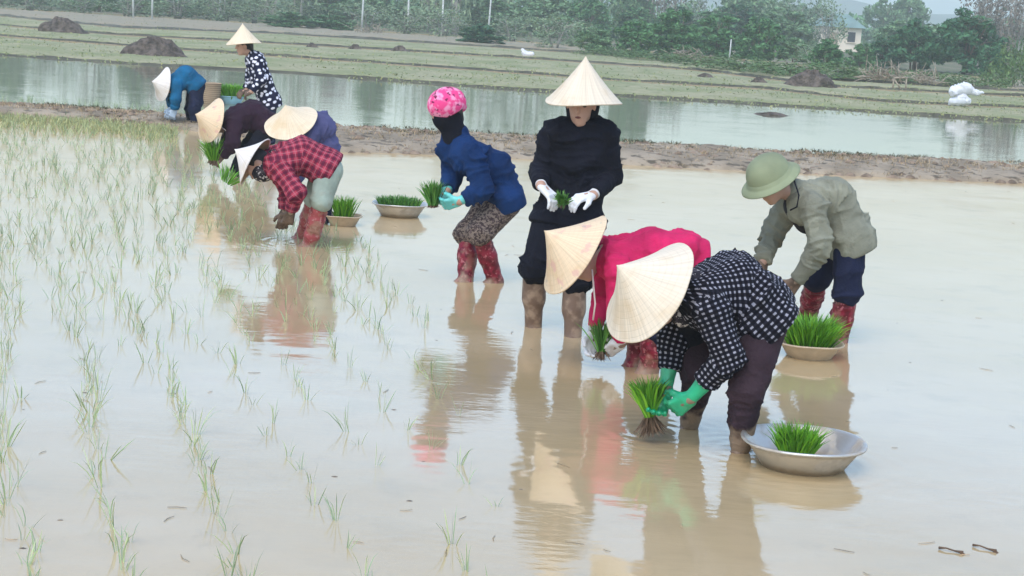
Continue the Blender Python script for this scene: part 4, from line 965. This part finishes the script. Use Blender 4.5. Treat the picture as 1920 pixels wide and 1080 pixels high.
for i in range(650):
    px = random.uniform(-60, 1980); t = random.choice([random.random(), random.uniform(-.05, .15), random.uniform(.85, 1.)]); a_ = G(px, lerp_line(bund_near, px)); b_ = G(px, lerp_line(bund_far, px), .13); p = a_ + (V(b_[0], b_[1], 0) - a_) * t; p[2] = .0 + .09 * min(1, max(0, t) * 2.4)
    c_, d_ = random.choice(LUMPS); rr = random.uniform(.02, .065); k = len(v); v += [V(*q) * V(1.3 * rr, rr, rr * .7) + p for q in c_]; f += [tuple(j_ + k for j_ in q) for q in d_]
tag(obj('bund_clods', mesh(v, f, mat('bund_clod', (.23, .17, .12), .85, .45, 5, .8, 30))), kind='stuff')
mb = MB()
for i in range(80):
    p = G(random.uniform(0, 1920), 345 + 735 * random.random() ** 1.2, .003); a_ = random.uniform(0, 6.28); d = V(math.cos(a_), math.sin(a_), 0) * random.uniform(.012, .04); q_ = V(-d[1], d[0], 0) * random.uniform(-.3, .3)
    mb.tube([p - d, p + q_, p + d], [.0009, .0014, .0009], 5)
tag(mb.build('floating_straw', M['dry']), kind='stuff')
for i, (px, py, w, h, lb) in enumerate(((115, 62, 74, 22, 'dark heap of mud farthest left on the far field'), (290, 104, 100, 26, 'dark heap of mud behind the teal worker'), (1522, 163, 80, 24, 'brown mud heap at the far edge left of the white sack'),
        (585, 90, 22, 8, 'small dark clod on the far field, leftmost of the three in a row'), (665, 93, 22, 8, 'small dark clod on the far field, middle one of three in a row'), (750, 96, 28, 8, 'small dark clod on the far field, rightmost of three in a row'),
        (1322, 146, 30, 7, 'flat dark clod on the green bed below the thicket'), (1422, 156, 28, 9, 'dark clod at the edge of the green bed, left of the brown heap'), (1448, 216, 60, 5, 'flat dark mud patch rising from the water strip'))):
    p = G(px, py, .06 if py < 200 else 0.); k = FPX / p[1]; v, f = lump(w / k * .62, h / k * 1.25, i + 40, 40, 12)
    tag(obj('mud_heap', mesh([V(*q) * V(1, .7, 1) for q in v], f, mat('heap_mud', (.10, .08, .065), .9, .5, 6, 1., 12, bd=.08) if i == 0 else bpy.data.materials['heap_mud']), None, p), lb, 'mud heap', 'heaps of mud on the far field')
def stick(pts, r, lb, m='root', cat='twig', grp=None, name='twig'):
    P = [G(x, y, z) for x, y, z in pts]; mb = MB(); mb.tube([q - P[0] for q in P], r, 6); return tag(mb.build(name, M[m], None, True, P[0]), lb, cat, grp)
for i, (x0, y0, x1, y1) in enumerate(((1760, 1027, 1806, 1036), (1824, 1022, 1868, 1033))):
    r = empty('twig', G(x0, y0), ('left' if i == 0 else 'right') + ' one of two short dark twigs afloat near the bottom right corner', 'twig', 'dark twigs afloat')
    mb = MB(); a_, b_ = G(x0, y0, .006), G(x1, y1, .006); mb.tube([a_, a_ * .7 + b_ * .3 + V(0, 0, .004), a_ * .35 + b_ * .65, b_], [.005, .003, .003, .006], 7); mb.build('stem', M['root'], r)
    mb = MB(); v, f = lump(.013, .009, i + 5, 12, 5); mb.add([V(*q) + b_ for q in v], f); mb.build('root_knot', M['root'], r)
# ------------------------------------------------------------------ bits on the far field
sk = mat('white_plastic_sack', (.66, .67, .70), .55, .05, 5, .5, 14, bd=.02)
def sack(prims, lb, seed):
    lo = np.min([q[1] for q in prims], 0); base = V(*(prims[0][1][:2]), 0.1); o = garment('plastic_sack', prims, [[(prims[0][1], prims[0][3], .15, V(0, 1, 0.1))]], sk, None, .018, .08, .019, seed, 9.)
    recentre(o, base); return tag(o, lb, 'sack', 'white plastic sacks')
y = G(1800, 199, .08)[1]
S_ = lambda x, yy, d=0.: J(x, yy, y + d)
sack([('c', S_(1786, 190), .11, S_(1812, 190), .12), ('c', S_(1800, 188), .12, S_(1806, 180), .10)], 'white plastic sack sitting on the mud at right, lower one of two', 3)
sack([('c', S_(1786, 172), .10, S_(1812, 164), .13), ('c', S_(1812, 166), .11, S_(1832, 174), .07), ('c', S_(1832, 174), .06, S_(1845, 174), .02)], 'white plastic sack slumped on top of the lower one', 5)
y = G(990, 104, .15)[1]
sack([('c', S_(985, 101), .10, S_(998, 101), .09), ('c', S_(984, 99), .09, S_(980, 94), .07)], 'small white sack at the far field edge, left of the standing hat', 7)
wm_ = mat('weathered_wood', (.30, .26, .20), .9, .3, 8)
base = G(1686, 166, .1); fr = empty('wooden_frame', base, 'small weathered wooden frame standing on the mud left of the sacks', 'frame'); k = base[1] / FPX
for (ax, az, bx, bz) in ((-.22, 0, -.22, .36), (.22, 0, .22, .36), (-.26, .36, .26, .38), (-.2, .3, .05, .0)):
    mb = MB(); mb.tube([base + V(ax, 0, az), base + V((ax + bx) / 2, .0, (az + bz) / 2 + .003), base + V(bx, .01, bz)], .028, 6); mb.build('rail' if ax < -.25 else 'brace' if bz == 0 else 'leg', wm_, fr)
def sticks(px, py, w, h, n, lb, m):
    p = G(px, py, .15); k = p[1] / FPX; mb = MB()
    for _ in range(n):
        a_ = V(random.uniform(-.5, .5) * w * k, random.uniform(-.4, .4), random.uniform(0, .7) * h * k); d = V(random.uniform(-1, 1), random.uniform(-.4, .4), random.uniform(-.2, .6)); d = nrm(d) * random.uniform(.3, .8)
        mb.tube([a_, a_ + d * .5 + V(0, 0, .04), a_ + d], [.022, .018, .008], 5)
    tag(mb.build('brushwood_pile', m, None, True, p), lb, 'brushwood', 'piles of brushwood')
sticks(1655, 152, 70, 22, 70, 'pile of brown brushwood beside the wooden frame', wm_); sticks(1735, 158, 50, 18, 40, 'smaller pile of brushwood between the frame and the white sacks', wm_)
sticks(1290, 112, 80, 16, 50, 'pale brushwood lying before the green thicket', wm_); sticks(690, 62, 70, 16, 40, 'grey brushwood at the foot of the pale posts', wm_)
# ------------------------------------------------------------------ air
hz = bpy.data.materials.new('haze'); hz.use_nodes = True; t = hz.node_tree; t.nodes.remove(t.nodes['Principled BSDF']); pv = t.nodes.new('ShaderNodeVolumePrincipled')
pv.inputs['Color'].default_value = (.88, .96, .91, 1); pv.inputs['Density'].default_value = .0013; pv.inputs['Anisotropy'].default_value = .1; t.links.new(pv.outputs[0], t.nodes['Material Output'].inputs['Volume'])
mb = MB(); mb.box((0, 2000, 38.), (2600, 2100, 39.6)); tag(mb.build('haze', hz, None, False), kind='stuff')
